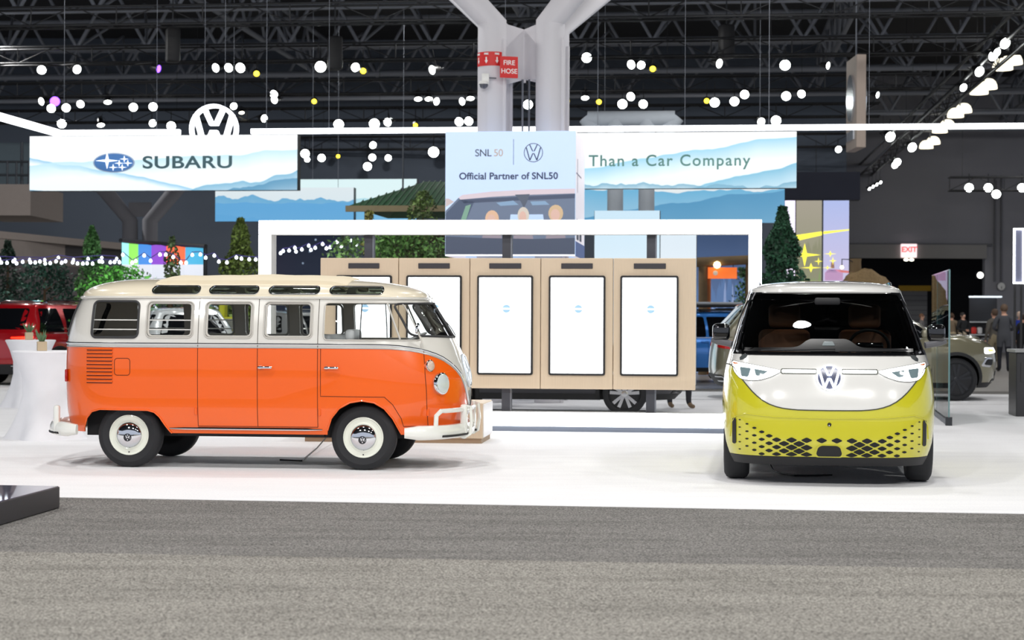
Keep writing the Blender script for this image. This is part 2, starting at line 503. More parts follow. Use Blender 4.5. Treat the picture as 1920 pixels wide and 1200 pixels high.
WALLG = mat('grey_hall_wall', (140, 140, 146), 0.85, var=0.06, scale=0.5)
DRAPE = mat('dark_blue_grey_wall', (78, 86, 98), 0.9, var=0.1, scale=0.4)
DECK = mat('dark_roof_deck', (34, 35, 38), 0.9)
def wall_piece(mb, x0, x1, y, z0, z1, t=0.4): mb.box(((x0 + x1) / 2, y + t / 2, (z0 + z1) / 2), (x1 - x0, t, z1 - z0))
ZB = 80.0
a = P(1590, 600, ZB).x; dl = P(1592, 600, ZB).x; dr = P(1846, 600, ZB).x; dtop = P(1700, 483, ZB).z
mb = MB(); wall_piece(mb, a - 2, 45, ZB, dtop, 14); wall_piece(mb, dr, 45, ZB, -.02, dtop)
wb_ = mb.build('wall_back', WALLG, smooth=0); tag(wb_, kind='structure')
mb = MB(); wall_piece(mb, -45, a - 2, 70, -.02, 13); tag(mb.build('wall_back_dark', DRAPE, smooth=0), kind='structure')
mb = MB(); wall_piece(mb, a - 4, dr + 3, ZB + 9, -.02, 8); tag(mb.build('wall_dock', mat('dark_dock_wall', (40, 40, 43), 0.9), smooth=0), kind='structure')
mb = MB(); mb.box((0, 38, 12.6), (100, 124, 0.2)); tag(mb.build('ceiling', DECK, smooth=0), kind='structure')
# a pipe band and lintel on the back wall
mb = MB(); p0 = P(1590, 458, ZB - .1); p1 = P(1860, 458, ZB - .1)
mb.beam((p0.x, ZB - .1, p0.z), (p1.x, ZB - .1, p0.z), 0.12, 0.12)
for px in (1866, 1878): q = P(px, 300, ZB - .1); mb.cyl((q.x, ZB - .1, 3.2), (q.x, ZB - .1, 8), 0.05, n=8)
tag(mb.build('trim_1', mat('conduit_grey', (96, 97, 102), 0.7), smooth=0), kind='structure')
mb = MB(); p0 = P(1592, 471, ZB - .2); p1 = P(1850, 471, ZB - .2)
mb.box(((p0.x + p1.x) / 2, ZB - .1, p0.z), (p1.x - p0.x, .25, .62))
tag(mb.build('trim_2', mat('lintel_grey', (138, 136, 134), 0.8), smooth=0), kind='structure')
# shutter and yellow bar in the dock opening
sh = thing('roller_shutter', 'grey roller shutter with yellow bar in the dark dock opening', 'shutter', (0, 0, 0))
q0 = P(1690, 545, ZB + 7); q1 = P(1738, 600, ZB + 7)
sh.location = ((q0.x + q1.x) / 2, ZB + 7, -.02)
w = q1.x - q0.x; top = q0.z + .02
for k in range(12):
    MB().box((0, 0, top * (k + .5) / 12), (w, .08, top / 12 * .93)).build('slat', mat('shutter_grey', (150, 150, 152), 0.6), sh, smooth=0)
MB().box((0, -.1, top + .12), (w + .3, .15, .26)).build('yellow_bar', mat('safety_yellow', (228, 178, 40), 0.6), sh, smooth=0)

# low black slab of a neighbouring display
SLAB = mat('black_slab_side', (52, 52, 56), 0.5)
SLABT = mat('violet_gloss_slab_top', (92, 84, 116), 0.15, coat=1.0)
pc = G(112, 952); 
mb = MB(); M3 = Matrix((U, V, ZUP)).transposed()
mb.rbox(pc + M3 @ Vector((-3, -3.5, .085)), (6, 7, .17), .006, 1, M=M3)
pl = mb.build('display_plinth', [SLAB], smooth=0); tag(pl, 'low black display slab with glossy violet top at the grey carpet', 'plinth')
mb = MB(); mb.box(pc + M3 @ Vector((-3, -3.5, .172)), (5.98, 6.98, .006), M=M3); mb.build('top_panel', SLABT, pl, smooth=0)

# ------------------------------------------------------------------ the old two-tone bus
T_ORANGE = mat('orange_paint', (242, 98, 4), 0.3, coat=0.7, var=0.02, scale=2)
T_GREY = mat('pale_grey_paint', (222, 219, 211), 0.22, coat=1.0, var=0.02, scale=2)
T_CREAM = mat('cream_roof_paint', (238, 227, 203), 0.25, coat=0.8, var=0.02, scale=2)
T_CANVAS = mat('cream_canvas', (234, 221, 194), 0.8, bump=0.05, bscale=200)
T_INNER = mat('taupe_lining', (214, 206, 194), 0.8)
SEAT_W = mat('white_vinyl', (226, 226, 228), 0.5)
CREAMW = mat('cream_wheel_paint', (232, 235, 222), 0.3, coat=0.5)
GLASS_T = glass('clear_window_glass', (0.93, 0.95, 0.94), 0.9, 1.4)
GLASS_S = glass('green_skylight_glass', (0.72, 0.84, 0.79), 0.8, 1.45)
GAP = mat('panel_gap', (96, 38, 14), 0.9)
GAPW = mat('panel_gap_grey', (90, 86, 80), 0.9)
SEAL = mat('rubber_seal', (52, 52, 54), 0.6)
SEALG = mat('grey_window_frame', (196, 192, 184), 0.4)

def vintage_wheel(parent, x, y, sg, rad=0.328):
    """tyre, stepped cream rim, chrome cap with emblem; sg = outward side"""
    root = bpy.data.objects.new('wheel', None); COL.objects.link(root); root.parent = parent
    root.location = (x, y, rad); root.rotation_euler = (R(90) if sg < 0 else R(-90), 0, 0)   # local z points outward
    w = 0.085
    t = MB().lathe([(.205, -w), (.27, -w - .005), (.31, -w + .012), (rad - .002, -w + .035), (rad, -.03), (rad, .03), (rad - .002, w - .035), (.31, w - .012), (.27, w + .005), (.205, w - .01), (.195, w - .03), (.195, -w)], 48)
    t.build('tyre', RUBBER, root)
    MB().lathe([(.205, w - .014), (.203, w - .004), (.196, w - .002), (.187, w - .012), (.176, w - .03), (.158, w - .032), (.150, w - .012), (.140, w - .006), (.12, w - .012), (.10, w - .02), (0, w - .02)], 48).build('rim', CREAMW, root)
    hc = MB().lathe([(.128, w - .016), (.13, w + .0), (.118, w + .016), (.085, w + .032), (.045, w + .04), (0, w + .042)], 48).build('hubcap', CHROME, root)
    lg = MB(); M = Matrix.Rotation(R(0 if sg < 0 else 180), 4, 'Z')
    vw_logo(lg, lambda u, v, d: M @ Vector((u, v - .022, w + .036 + d)), .040, .2, 0, .010); lg.build('emblem', mat('emblem_dark', (30, 32, 38), 0.4), hc)
    MB().cyl((0, -.172, w - .034), (0, -.172, w - .008), .007, n=8).build('valve', BLACKP, root)
    return root

def build_bus():
    psi = R(5.6)
    rot = Matrix.Rotation(-psi, 3, 'Z')
    pos = G(683, 881) - rot @ Vector((2.4, -0.70, 0))
    root = thing('vintage_bus', 'orange and cream two-tone vintage bus with skylights and canvas roof', 'bus', (pos.x, pos.y, 0), -psi)
    S = Stack([(.30, .79), (.45, .835), (.7, .86), (1.0, .868), (1.25, .862), (1.45, .838), (1.72, .780)],
              [(.30, 3.25), (.45, 3.33), (.7, 3.37), (.9, 3.365), (1.1, 3.31), (1.3, 3.215), (1.72, 2.955)],
              [(.30, -.745), (.6, -.80), (1.0, -.81), (1.25, -.80), (1.5, -.745), (1.72, -.655)],
              nF=2.5, nR=2.9, eF=1.36, eR=.80, NC=26, NS=22)
    vz = pchip([(0, .50), (.1, .63), (.2, .78), (.3, .915), (.4, 1.02), (.5, 1.10), (.6, 1.155), (.7, 1.195), (.78, 1.215), (.87, 1.22)])
    def belt(par, off=0.0):
        k, t, sg = par
        if k != 'F': return 1.22 + off
        return vz(.86 * math.sin(t) ** (2 / S.nF)) + off
    ZG = 1.72
    bot = lambda p: .355 if p[0] != 'F' or math.sin(p[1]) > .6 else .355
    def mixz(lo, hi, t): return lambda p: (lo(p) if callable(lo) else lo) * (1 - t) + (hi(p) if callable(hi) else hi) * t
    # lower body
    mb = MB(); S.shell(mb, [mixz(.355, belt, k / 14) for k in range(15)], .02, 0, 1)
    low = mb.build('lower_body', [T_ORANGE, T_INNER], root); weld(low)
    ct = MB(); fn = lambda x, z, d: Vector((x, d, z))
    farch = [(2.03, .2), (2.05, .40), (2.09, .52), (2.17, .62), (2.28, .68), (2.40, .70), (2.52, .68), (2.62, .62), (2.70, .52), (2.75, .42), (2.79, .33), (2.79, .2)]
    rarch = [(-.50, .2), (-.47, .40), (-.43, .50), (-.37, .565), (-.28, .59), (.22, .585), (.29, .565), (.34, .52), (.40, .43), (.46, .35), (.46, .2)]
    ct.prism(farch, fn, -1.2, 1.2); ct.prism(rarch, fn, -1.2, 1.2)
    bool_cut(low, ct)
    # rolled lips of the arches
    for arch in (farch, rarch):
        for sg in (-1, 1):
            MB().tube([S.side(sg)(x, max(z, .355), .002) for x, z in opath(arch[1:-1], .03) if z > .345], .009, 8).build('arch_lip', T_ORANGE, root)
    # upper body with window openings
    mb = MB(); S.shell(mb, [mixz(belt, ZG, k / 16) for k in range(17)], .035, 0, 1)
    up = mb.build('upper_body', [T_GREY, T_INNER], root); weld(up)
    wins = [rrect(-.375, .115, 1.315, 1.680, .05), rrect(.20, .68, 1.315, 1.678, .05), rrect(.80, 1.29, 1.315, 1.678, .05), rrect(1.405, 1.895, 1.315, 1.678, .05),
            rpoly([(2.01, 1.30), (2.97, 1.30), (2.76, 1.672), (2.01, 1.672)], .05)]
    ct = MB()
    for wpoly in wins: ct.prism(wpoly, fn, -1.2, 1.2)
    bool_cut(up, ct); ct = MB()
    fx = lambda y, z, d: Vector((d, y, z))
    for sg in (-1, 1):
        ws = rpoly([(sg * .025, 1.325), (sg * .655, 1.345), (sg * .60, 1.665), (sg * .025, 1.675)], .05); ct.prism(ws, fx, 2.55, 3.6)
    rw = rrect(-.46, .46, 1.33, 1.665, .07); ct.prism(rw, fx, -1.2, -.45)
    bool_cut(up, ct)
    # roof dome with skylights
    mb = MB(); S.cap(mb, ZG, .205, (.15, 1.75), 2.25, 12, .03, 0, 1)
    roof = mb.build('roof', [T_CREAM, T_INNER], root); weld(roof)
    sky = [(.235, .725), (.825, 1.325), (1.435, 1.945), (2.05, 2.565)]
    ct = MB()
    for x0, x1 in sky: ct.prism(rrect(x0, x1, 1.757, 1.838, .04), fn, -1.2, 1.2)
    bool_cut(roof, ct)
    nD = 2.25
    def roof_y(x, z):
        q = min(.999, max(0, (z - ZG) / .205)); c = (1 - q ** nD) ** (1 / nD)
        x0 = min(max(x, .15), 1.75) if not (.15 <= x <= 1.75) else x
        # outline point which maps to this x at ratio c
        xo = x0 + (x - x0) / c
        return S.y_at(xo, ZG) * c
    rs = lambda sg: (lambda x, z, o: Vector((x, sg * (roof_y(x, z) + o), z)))
    for x0, x1 in sky:
        for sg in (-1, 1):
            pl = rrect(x0, x1, 1.757, 1.838, .04)
            f_ = MB().tube([rs(sg)(x, z, .003) for x, z in densify(pl, .04)], .008, 8, True).build('skylight_frame', CHROME, root)
            MB().fan(densify(pl, .06), rs(sg), -.012, -.016, 2).build('skylight_glass', GLASS_S, root)
    # canvas sunroof, slightly slack, with a turned front hem
    rows = []
    def roof_z(x, y):
        x0 = min(max(x, .15), 1.75); lo, hi = 0.0, 1.0
        for _ in range(30):
            c = (lo + hi) / 2; xo = x0 + (x - x0) / max(c, 1e-4)
            if S.y_at(xo, ZG) * c < abs(y) or (abs(x - x0) > 1e-6 and c * (S.F(ZG) if x > x0 else S.F(ZG)) < 0): lo = c
            else: hi = c
        c = hi
        return ZG + .205 * max(0, 1 - c ** nD) ** (1 / nD)
    for i in range(25):
        x = .22 + 1.98 * i / 24; row = []
        sl = .003 * math.sin(i * 1.1) + .012 * math.exp(-((i - 13) / 4.0) ** 2)
        end = min(1, min(i, 24 - i) / 1.5)
        for j in range(17):
            y = -.60 + 1.2 * j / 16; lift = (.030 + sl * (1 - (y / .6) ** 2)) * end + .004
            row.append((x, y, roof_z(x, y) + lift))
        rows.append(row)
    under = [[(x, y, z - .05) for x, y, z in r] for r in rows]
    mb = MB(); mb.grid(rows); mb.grid(under)
    ringi = lambda g: g[0] + [r[-1] for r in g[1:]] + list(reversed(g[-1][:-1])) + [r[0] for r in reversed(g[1:-1])]
    mb.grid([ringi(rows), ringi(under)], True)
    cv = mb.build('canvas_sunroof', T_CANVAS, root, smooth=60)
    # gutter and belt mouldings
    gr = [p + Vector((0, 0, 0)) for p in S.ring(ZG, -.012)]
    MB().tube(gr, .014, 8, True).build('rain_gutter', T_GREY, root)
    bz = lambda o: (lambda p: belt(p, o))
    MB().tube([p for p in S.ring(bz(.035), -.004)], .011, 8, True).build('belt_chrome_strip', CHROME, root)
    MB().tube([p for p in S.ring(bz(.0), -.002)], .006, 8, True).build('belt_bead', mat('aluminium', (190, 192, 194), .3, .9), root)
    # front eave visor
    # windows: frame and glass
    for i, wp in enumerate(wins):
        for sg in (-1, 1):
            d = densify(wp, .05); sf = S.side(sg)
            MB().tube([sf(x, z, .004) for x, z in d], .012 if i == 0 else .007, 8, True).build('window_frame', SEAL if i == 0 else SEALG, root)
            if i:
                cu = sum(p[0] for p in d) / len(d); cz = 1.495
                if i < 4: MB().tube([sf(cu + (x - cu) * .93, cz + (z - cz) * .93, -.012) for x, z in d], .013, 8, True).build('inner_frame', SEALG, root)
            MB().fan(d, sf, -.014, -.02, 3).build('window_glass', GLASS_T, root)
    for sg in (-1, 1):      # quarter-light bar, sliding bar of the cab door
        sf = S.side(sg)
        MB().tube([sf(2.615 + (.145) * k / 6, 1.668 - .36 * k / 6, .0) for k in range(7)], .010, 8).build('quarter_light_bar', SEALG, root)
        MB().tube([sf(2.37, 1.668 - .36 * k / 6, -.02) for k in range(7)], .006, 8).build('window_bar', SEAL, root)
        for z in (1.49, 1.395):          # chrome guard bars across the rear windows
            MB().tube([sf(-.37 + 1.06 * k / 8, z - .0, -.010) for k in range(9)], .006, 8).build('guard_bar', mat('satin_bar', (230, 230, 226), .35, .3), root)
        # windscreen panes
        ws = rpoly([(sg * .025, 1.325), (sg * .655, 1.345), (sg * .60, 1.665), (sg * .025, 1.675)], .05)
        d = densify(ws, .05)
        MB().tube([S.front()(y, z, .003) for y, z in d], .012, 8, True).build('windscreen_seal', SEAL, root)
        MB().fan(d, S.front(), -.012, -.018, 3).build('windscreen_glass', GLASS_T, root)
        MB().tube([S.front()(sg * (.10 + .4 * k / 8), 1.345 + .035 * k, .02 + .0 * k) for k in range(6)], .005, 6).build('wiper', BLACKP, root)
    d = densify(rw, .06)
    MB().tube([S.rear()(y, z, .003) for y, z in d], .014, 8, True).build('rear_window_seal', SEAL, root)
    MB().fan(d, S.rear(), -.012, -.018, 3).build('rear_window_glass', GLASS_T, root)
    # door shut lines
    def seam(pts, m, nm='door_seam', r=.0032):
        for sg in (-1, 1): MB().tube([S.side(sg)(x, z, .0005) for x, z in opath(pts, .04)], r, 6).build(nm, m, root)
    for x in (.735, 1.345, 1.955):
        seam([(x, .43), (x, 1.215)], GAP); seam([(x, 1.225), (x, 1.715)], GAPW)
    seam([(.735, .43), (1.955, .43)], GAP)
    seam([(1.985, 1.215), (1.985, .74), (2.62, .735), (2.70, .66), (2.78, .52), (2.80, .44), (3.03, .44)], GAP)
    seam([(3.03, .44), (3.02, .8), (3.0, 1.05), (2.985, 1.19)], GAP)
    # louvres, fuel flap, handles, sill strip, hinges
    for sg in (-1, 1):
        sf = S.side(sg)
        for k in range(10):
            z = 1.195 - k * .0365
            lv = MB(); lv.grid([[sf(-.425 + .285 * i / 8, z + dz, o) for i in range(9)] for dz, o in ((.012, .001), (.005, .012), (-.004, .010), (-.006, -.002))])
            lv.build('louvre', T_ORANGE, root)
            MB().tube([sf(-.42 + .275 * i / 8, z - .009, .001) for i in range(9)], .006, 6).build('louvre_slot', GAP, root)
        MB().tube([sf(x, z, .0) for x, z in densify(rrect(-.12, .04, .935, 1.105, .03), .03)], .0035, 6, True).build('fuel_flap_seam', GAP, root)
        for hx in (1.43, 2.10):
            h = MB(); h.rbox(sf(hx, 1.025, .035), (.145, .022, .026), .009, 2); h.cyl(sf(hx - .05, 1.025, -.01), sf(hx - .05, 1.025, .035), .022, .016, 12)
            h.build('door_handle', CHROME, root)
            MB().fan(circle(hx + .02, 1.0, .075, 20), sf, .002, -.004, 3).build('handle_dish', T_ORANGE, root)
        MB().tube([sf(.44 + 1.56 * k / 10, .405, .008) for k in range(11)], [.006] + [.016] * 9 + [.006], 8).build('sill_strip', CHROME, root)
        for hx, hz in ((.715, .58), (1.975, .58), (3.035, .58)):
            MB().rbox(sf(hx, hz, .006), (.026, .02, .075), .006, 1).build('hinge', T_ORANGE, root)
        # mirror on its arm
        m_ = MB(); b = sf(2.97, 1.22, 0)
        m_.tube([b, b + Vector((.0, sg * .05, .08)), b + Vector((-.03, sg * .11, .16))], .009, 8).build('mirror_arm', T_GREY, root)
        c = b + Vector((-.035, sg * .115, .20))
        MB().lathe([(0, -.02), (.05, -.014), (.058, 0), (.052, .008), (0, .010)], 20, Matrix.Translation(c) @ Matrix.Rotation(R(-80), 4, 'Y')).build('mirror_head', CHROME, root)
        # head lamp and indicator
        c = S.front()(sg * .565, .865, 0); nx = Vector((.86, sg * .5, .06)).normalized()
        q = nx.to_track_quat('Z', 'Y').to_matrix().to_4x4(); q.translation = c
        hl = MB().lathe([(.100, -.04), (.112, -.02), (.116, .0), (.110, .018), (.098, .026)], 32, q).build('headlamp_ring', CHROME, root)
        MB().lathe([(.099, .012), (.097, .028), (.07, .044), (.035, .05), (0, .052)], 32, q).build('headlamp_lens', mat('lamp_glass', (206, 216, 214), .08, coat=1), root)
        c = S.front()(sg * .625, 1.045, 0); q2 = Vector((.82, sg * .57, .12)).normalized().to_track_quat('Z', 'Y').to_matrix().to_4x4(); q2.translation = c
        MB().lathe([(.055, -.03), (.062, -.01), (.06, .01), (.052, .014)], 24, q2).build('indicator_ring', CHROME, root)
        MB().lathe([(.053, .0), (.05, .02), (.025, .036), (0, .04)], 24, q2).build('indicator_lens', mat('clear_amber_lens', (214, 190, 172), .15, coat=1), root)
        # tail lamp
        c = S.rear()(sg * .62, .92, .012); MB().rbox(c, (.03, .07, .13), .014, 2).build('tail_lamp', mat('red_lens', (170, 20, 18), .15, coat=1), root)
    # emblem on the nose
    lg = MB(); vw_logo(lg, lambda u, v, d: S.front()(u, .98 + v, .004 + d), .175, .15, 0, .018, .11)
    lg.build('nose_emblem', mat('pale_blue_white_emblem', (226, 236, 246), .2, coat=1), root)
    # front swage line of the V
    # bumpers
    def bumper(ringf, y1, z, nm, sgx):
        path = ringf(); mb_ = MB()
        prof = [(-.0, .075), (.035, .07), (.055, .03), (.06, -.02), (.045, -.055), (.0, -.07), (-.015, -.05), (-.015, .05)]
        N = len(path); rows_ = []
        for i, p in enumerate(path):
            a = path[max(0, i - 1)]; b = path[min(N - 1, i + 1)]; t = (b - a).normalized(); nrm = Vector((t.y, -t.x, 0)) * sgx
            k = min(1, min(i, N - 1 - i) / 2 * .3 + .7)
            rows_.append([p + nrm * u * k + Vector((0, 0, v * k)) for u, v in prof])
        mb_.grid(rows_, True); mb_.add(rows_[0], [tuple(range(len(prof)))]); mb_.add(rows_[-1], [tuple(range(len(prof)))])
        return mb_.build(nm, mat('off_white_bumper', (236, 237, 230), .25, coat=.8), root, smooth=50), path
    yy = [-.90 + 1.8 * k / 32 for k in range(33)]
    def fr():
        return [Vector((2.66 + .70 * math.cos(R(-84 + 168 * k / 36)) ** .60, .93 * math.sin(R(-84 + 168 * k / 36)), .385)) for k in range(37)]
    fb, fp = bumper(fr, .9, .385, 'front_bumper', 1)
    MB().tube([p + Vector(((.062 if abs(p.y) < .75 else .05), (0.03 if p.y > 0 else -.03), -.035)) for p in fp[6:16]], .011, 8).build('bumper_groove', BLACKP, fb)
    MB().tube([p + Vector(((.062 if abs(p.y) < .75 else .05), (0.03 if p.y > 0 else -.03), -.035)) for p in fp[21:31]], .011, 8).build('bumper_groove', BLACKP, fb)
    WB = mat('off_white_bumper', (236, 237, 230), .25)
    for sg in (-1, 1):       # over-rider hoops
        pts = []
        for k in range(9):
            i = 5 + k if sg < 0 else 31 - k
            pts.append(fp[i] + Vector((.03, 0, .215)))
        i0 = 5 if sg < 0 else 31; i1 = 13 if sg < 0 else 23
        path = [fp[i0] + Vector((.02, 0, .06)), fp[i0] + Vector((.025, 0, .17))] + pts[1:] 
        MB().tube(path, .024, 10).build('overrider_tube', WB, fb)
        g = fp[i1] + Vector((.035, 0, .09))
        MB().rbox(g, (.07, .075, .35), .025, 3).build('overrider', WB, fb)
        MB().tube([g + Vector((.02, 0, .155)), g + Vector((.065, -sg * .03, .15)), g + Vector((.075, -sg * .03, .0)), g + Vector((.06, -sg * .03, -.13)), g + Vector((.02, 0, -.15))], .018, 8).build('overrider_guard', WB, fb)
    MB().tube([fp[k] + Vector((.05, 0, .215)) for k in range(13, 24)], .022, 10).build('overrider_tube', WB, fb)
    def rr():
        return [Vector((-.34 - .58 * math.cos(R(84 - 168 * k / 36)) ** .6, .90 * math.sin(R(84 - 168 * k / 36)), .385)) for k in range(37)]
    rb, rp_ = bumper(rr, .9, .385, 'rear_bumper', 1)
    for sg in (-1, 1):
        i0 = 31 if sg < 0 else 5
        MB().rbox(rp_[i0] + Vector((-.02, sg * .02, .09)), (.06, .07, .30), .025, 3, M=Matrix.Rotation(sg * R(0), 3, 'Z')).build('overrider', WB, rb)
        MB().tube([p + Vector((-.05, sg * .03, -.035)) for p in (rp_[26:34] if sg < 0 else rp_[3:11])], .011, 8).build('bumper_groove', BLACKP, rb)
    # underside, wheel wells, exhaust
    ub = MB(); ub.box((1.3, 0, .52), (3.6, 1.14, .42)); ub.box((1.13, 0, .755), (3.14, 1.48, .03)); ub.box((1.25, 0, .40), (1.4, 1.5, .10)); ub.build('underbody', mat('underbody_black', (26, 26, 28), .8), root, smooth=0)
    MB().box((1.25, -.72, .345), (1.5, .06, .03)).build('jack_rail', BLACKP, root, smooth=0)
    # interior
    for (x, z, nm) in ((2.02, 1.355, 'front_bench'), (1.05, 1.27, 'middle_bench'), (.28, 1.27, 'rear_bench')):
        MB().rbox((x, 0, z - .28), (.12, 1.36, .56), .05, 3, M=Matrix.Rotation(R(-8), 3, 'Y')).build(nm, SEAT_W, root)
    MB().rbox((2.22, -.36, 1.345), (.10, .46, .12), .04, 3).build('seat_back', SEAT_W, root)
    MB().rbox((2.86, 0, 1.18), (.22, 1.2, .16), .04, 2).build('dashboard', T_GREY, root)
    q = Matrix.Translation((2.68, .36, 1.28)) @ Matrix.Rotation(R(-25), 4, 'Y')
    MB().tube([q @ Vector((.2 * math.cos(R(k * 15)), .2 * math.sin(R(k * 15)), 0)) for k in range(24)], .012, 8, True).build('steering_wheel', SEAT_W, root)
    MB().rbox((3.02, 0, 1.60), (.02, .20, .06), .01, 1).build('rear_view_mirror', CHROME, root)
    # wheels
    for x in (0, 2.4):
        for sg in (-1, 1): vintage_wheel(root, x, sg * .685, sg)
    return root, S
bus, BUS_S = build_bus()
# trailing power lead under the bus
mb = MB(); a_ = G(620, 832); b_ = G(566, 866)
mb.tube([(a_.x + .12, a_.y, .22), (a_.x, a_.y, .14), ((a_.x * .5 + b_.x * .5), (a_.y + b_.y) / 2, .05), (b_.x, b_.y, .012), (b_.x - .25, b_.y + .15, .008)], .008, 8)
tag(mb.build('power_cable', BLACKP), 'thin black cable trailing to the floor under the orange bus', 'cable')

# ------------------------------------------------------------------ the modern two-tone electric van
Z_YEL = mat('lime_yellow_paint', (202, 196, 40), 0.2, coat=1.0, var=0.02, scale=2)
Z_WHITE = mat('candy_white_paint', (226, 225, 221), 0.2, coat=1.0, var=0.02, scale=2)
Z_GLASS = glass('tinted_windscreen', (0.50, 0.54, 0.53), 0.6, 1.4)
DRL = emit('daytime_light', (248, 252, 255), 2.2)
LENSG = mat('headlight_inner', (120, 140, 145), 0.1, coat=1.0)
TAN = mat('tan_leather', (160, 100, 70), 0.55)
def modern_wheel(parent, x, y, sg, rad=.36, w=.12, spokes=5, rim_r=.25, rimm=None, twin=True):
    root = bpy.data.objects.new('wheel', None); COL.objects.link(root); root.parent = parent
    root.location = (x, y, rad); root.rotation_euler = (R(90) if sg < 0 else R(-90), 0, 0)
    MB().lathe([(rim_r, -w), (rad - .05, -w), (rad - .015, -w + .02), (rad, -w + .05), (rad, w - .05), (rad - .015, w - .02), (rad - .05, w), (rim_r + .01, w), (rim_r, w - .02)], 40).build('tyre', RUBBER, root)
    MB().lathe([(rim_r + .004, w - .03), (rim_r + .002, w - .004), (rim_r - .012, w - .004), (rim_r - .025, w - .05), (rim_r - .03, -w + .01), (0, -w + .02)], 40).build('barrel', mat('dark_rim', (40, 41, 44), .4, .5), root)
    sp = rimm or mat('machined_alloy', (214, 216, 220), .2, .9)
    for k in range(spokes):
        M = Matrix.Rotation(2 * math.pi * k / spokes + R(90), 3, 'Z')
        fn = lambda u, v, d: M @ Vector((u, v, d))
        if twin:
            m_ = MB()
            m_.prism([(.03, -.028), (.03, .028), (rim_r - .008, .085), (rim_r - .004, .03), (.10, .0), (rim_r - .004, -.03), (rim_r - .008, -.085)], fn, w - .045, w - .012)
        else:
            m_ = MB(); m_.prism([(.03, -.03), (.03, .03), (rim_r - .006, .05), (rim_r - .006, -.05)], fn, w - .045, w - .012)
        m_.build('spoke', sp, root, smooth=0)
    MB().lathe([(.05, w - .04), (.05, w - .008), (.035, w - .004), (0, w - .004)], 20).build('hub', sp, root)
    return root

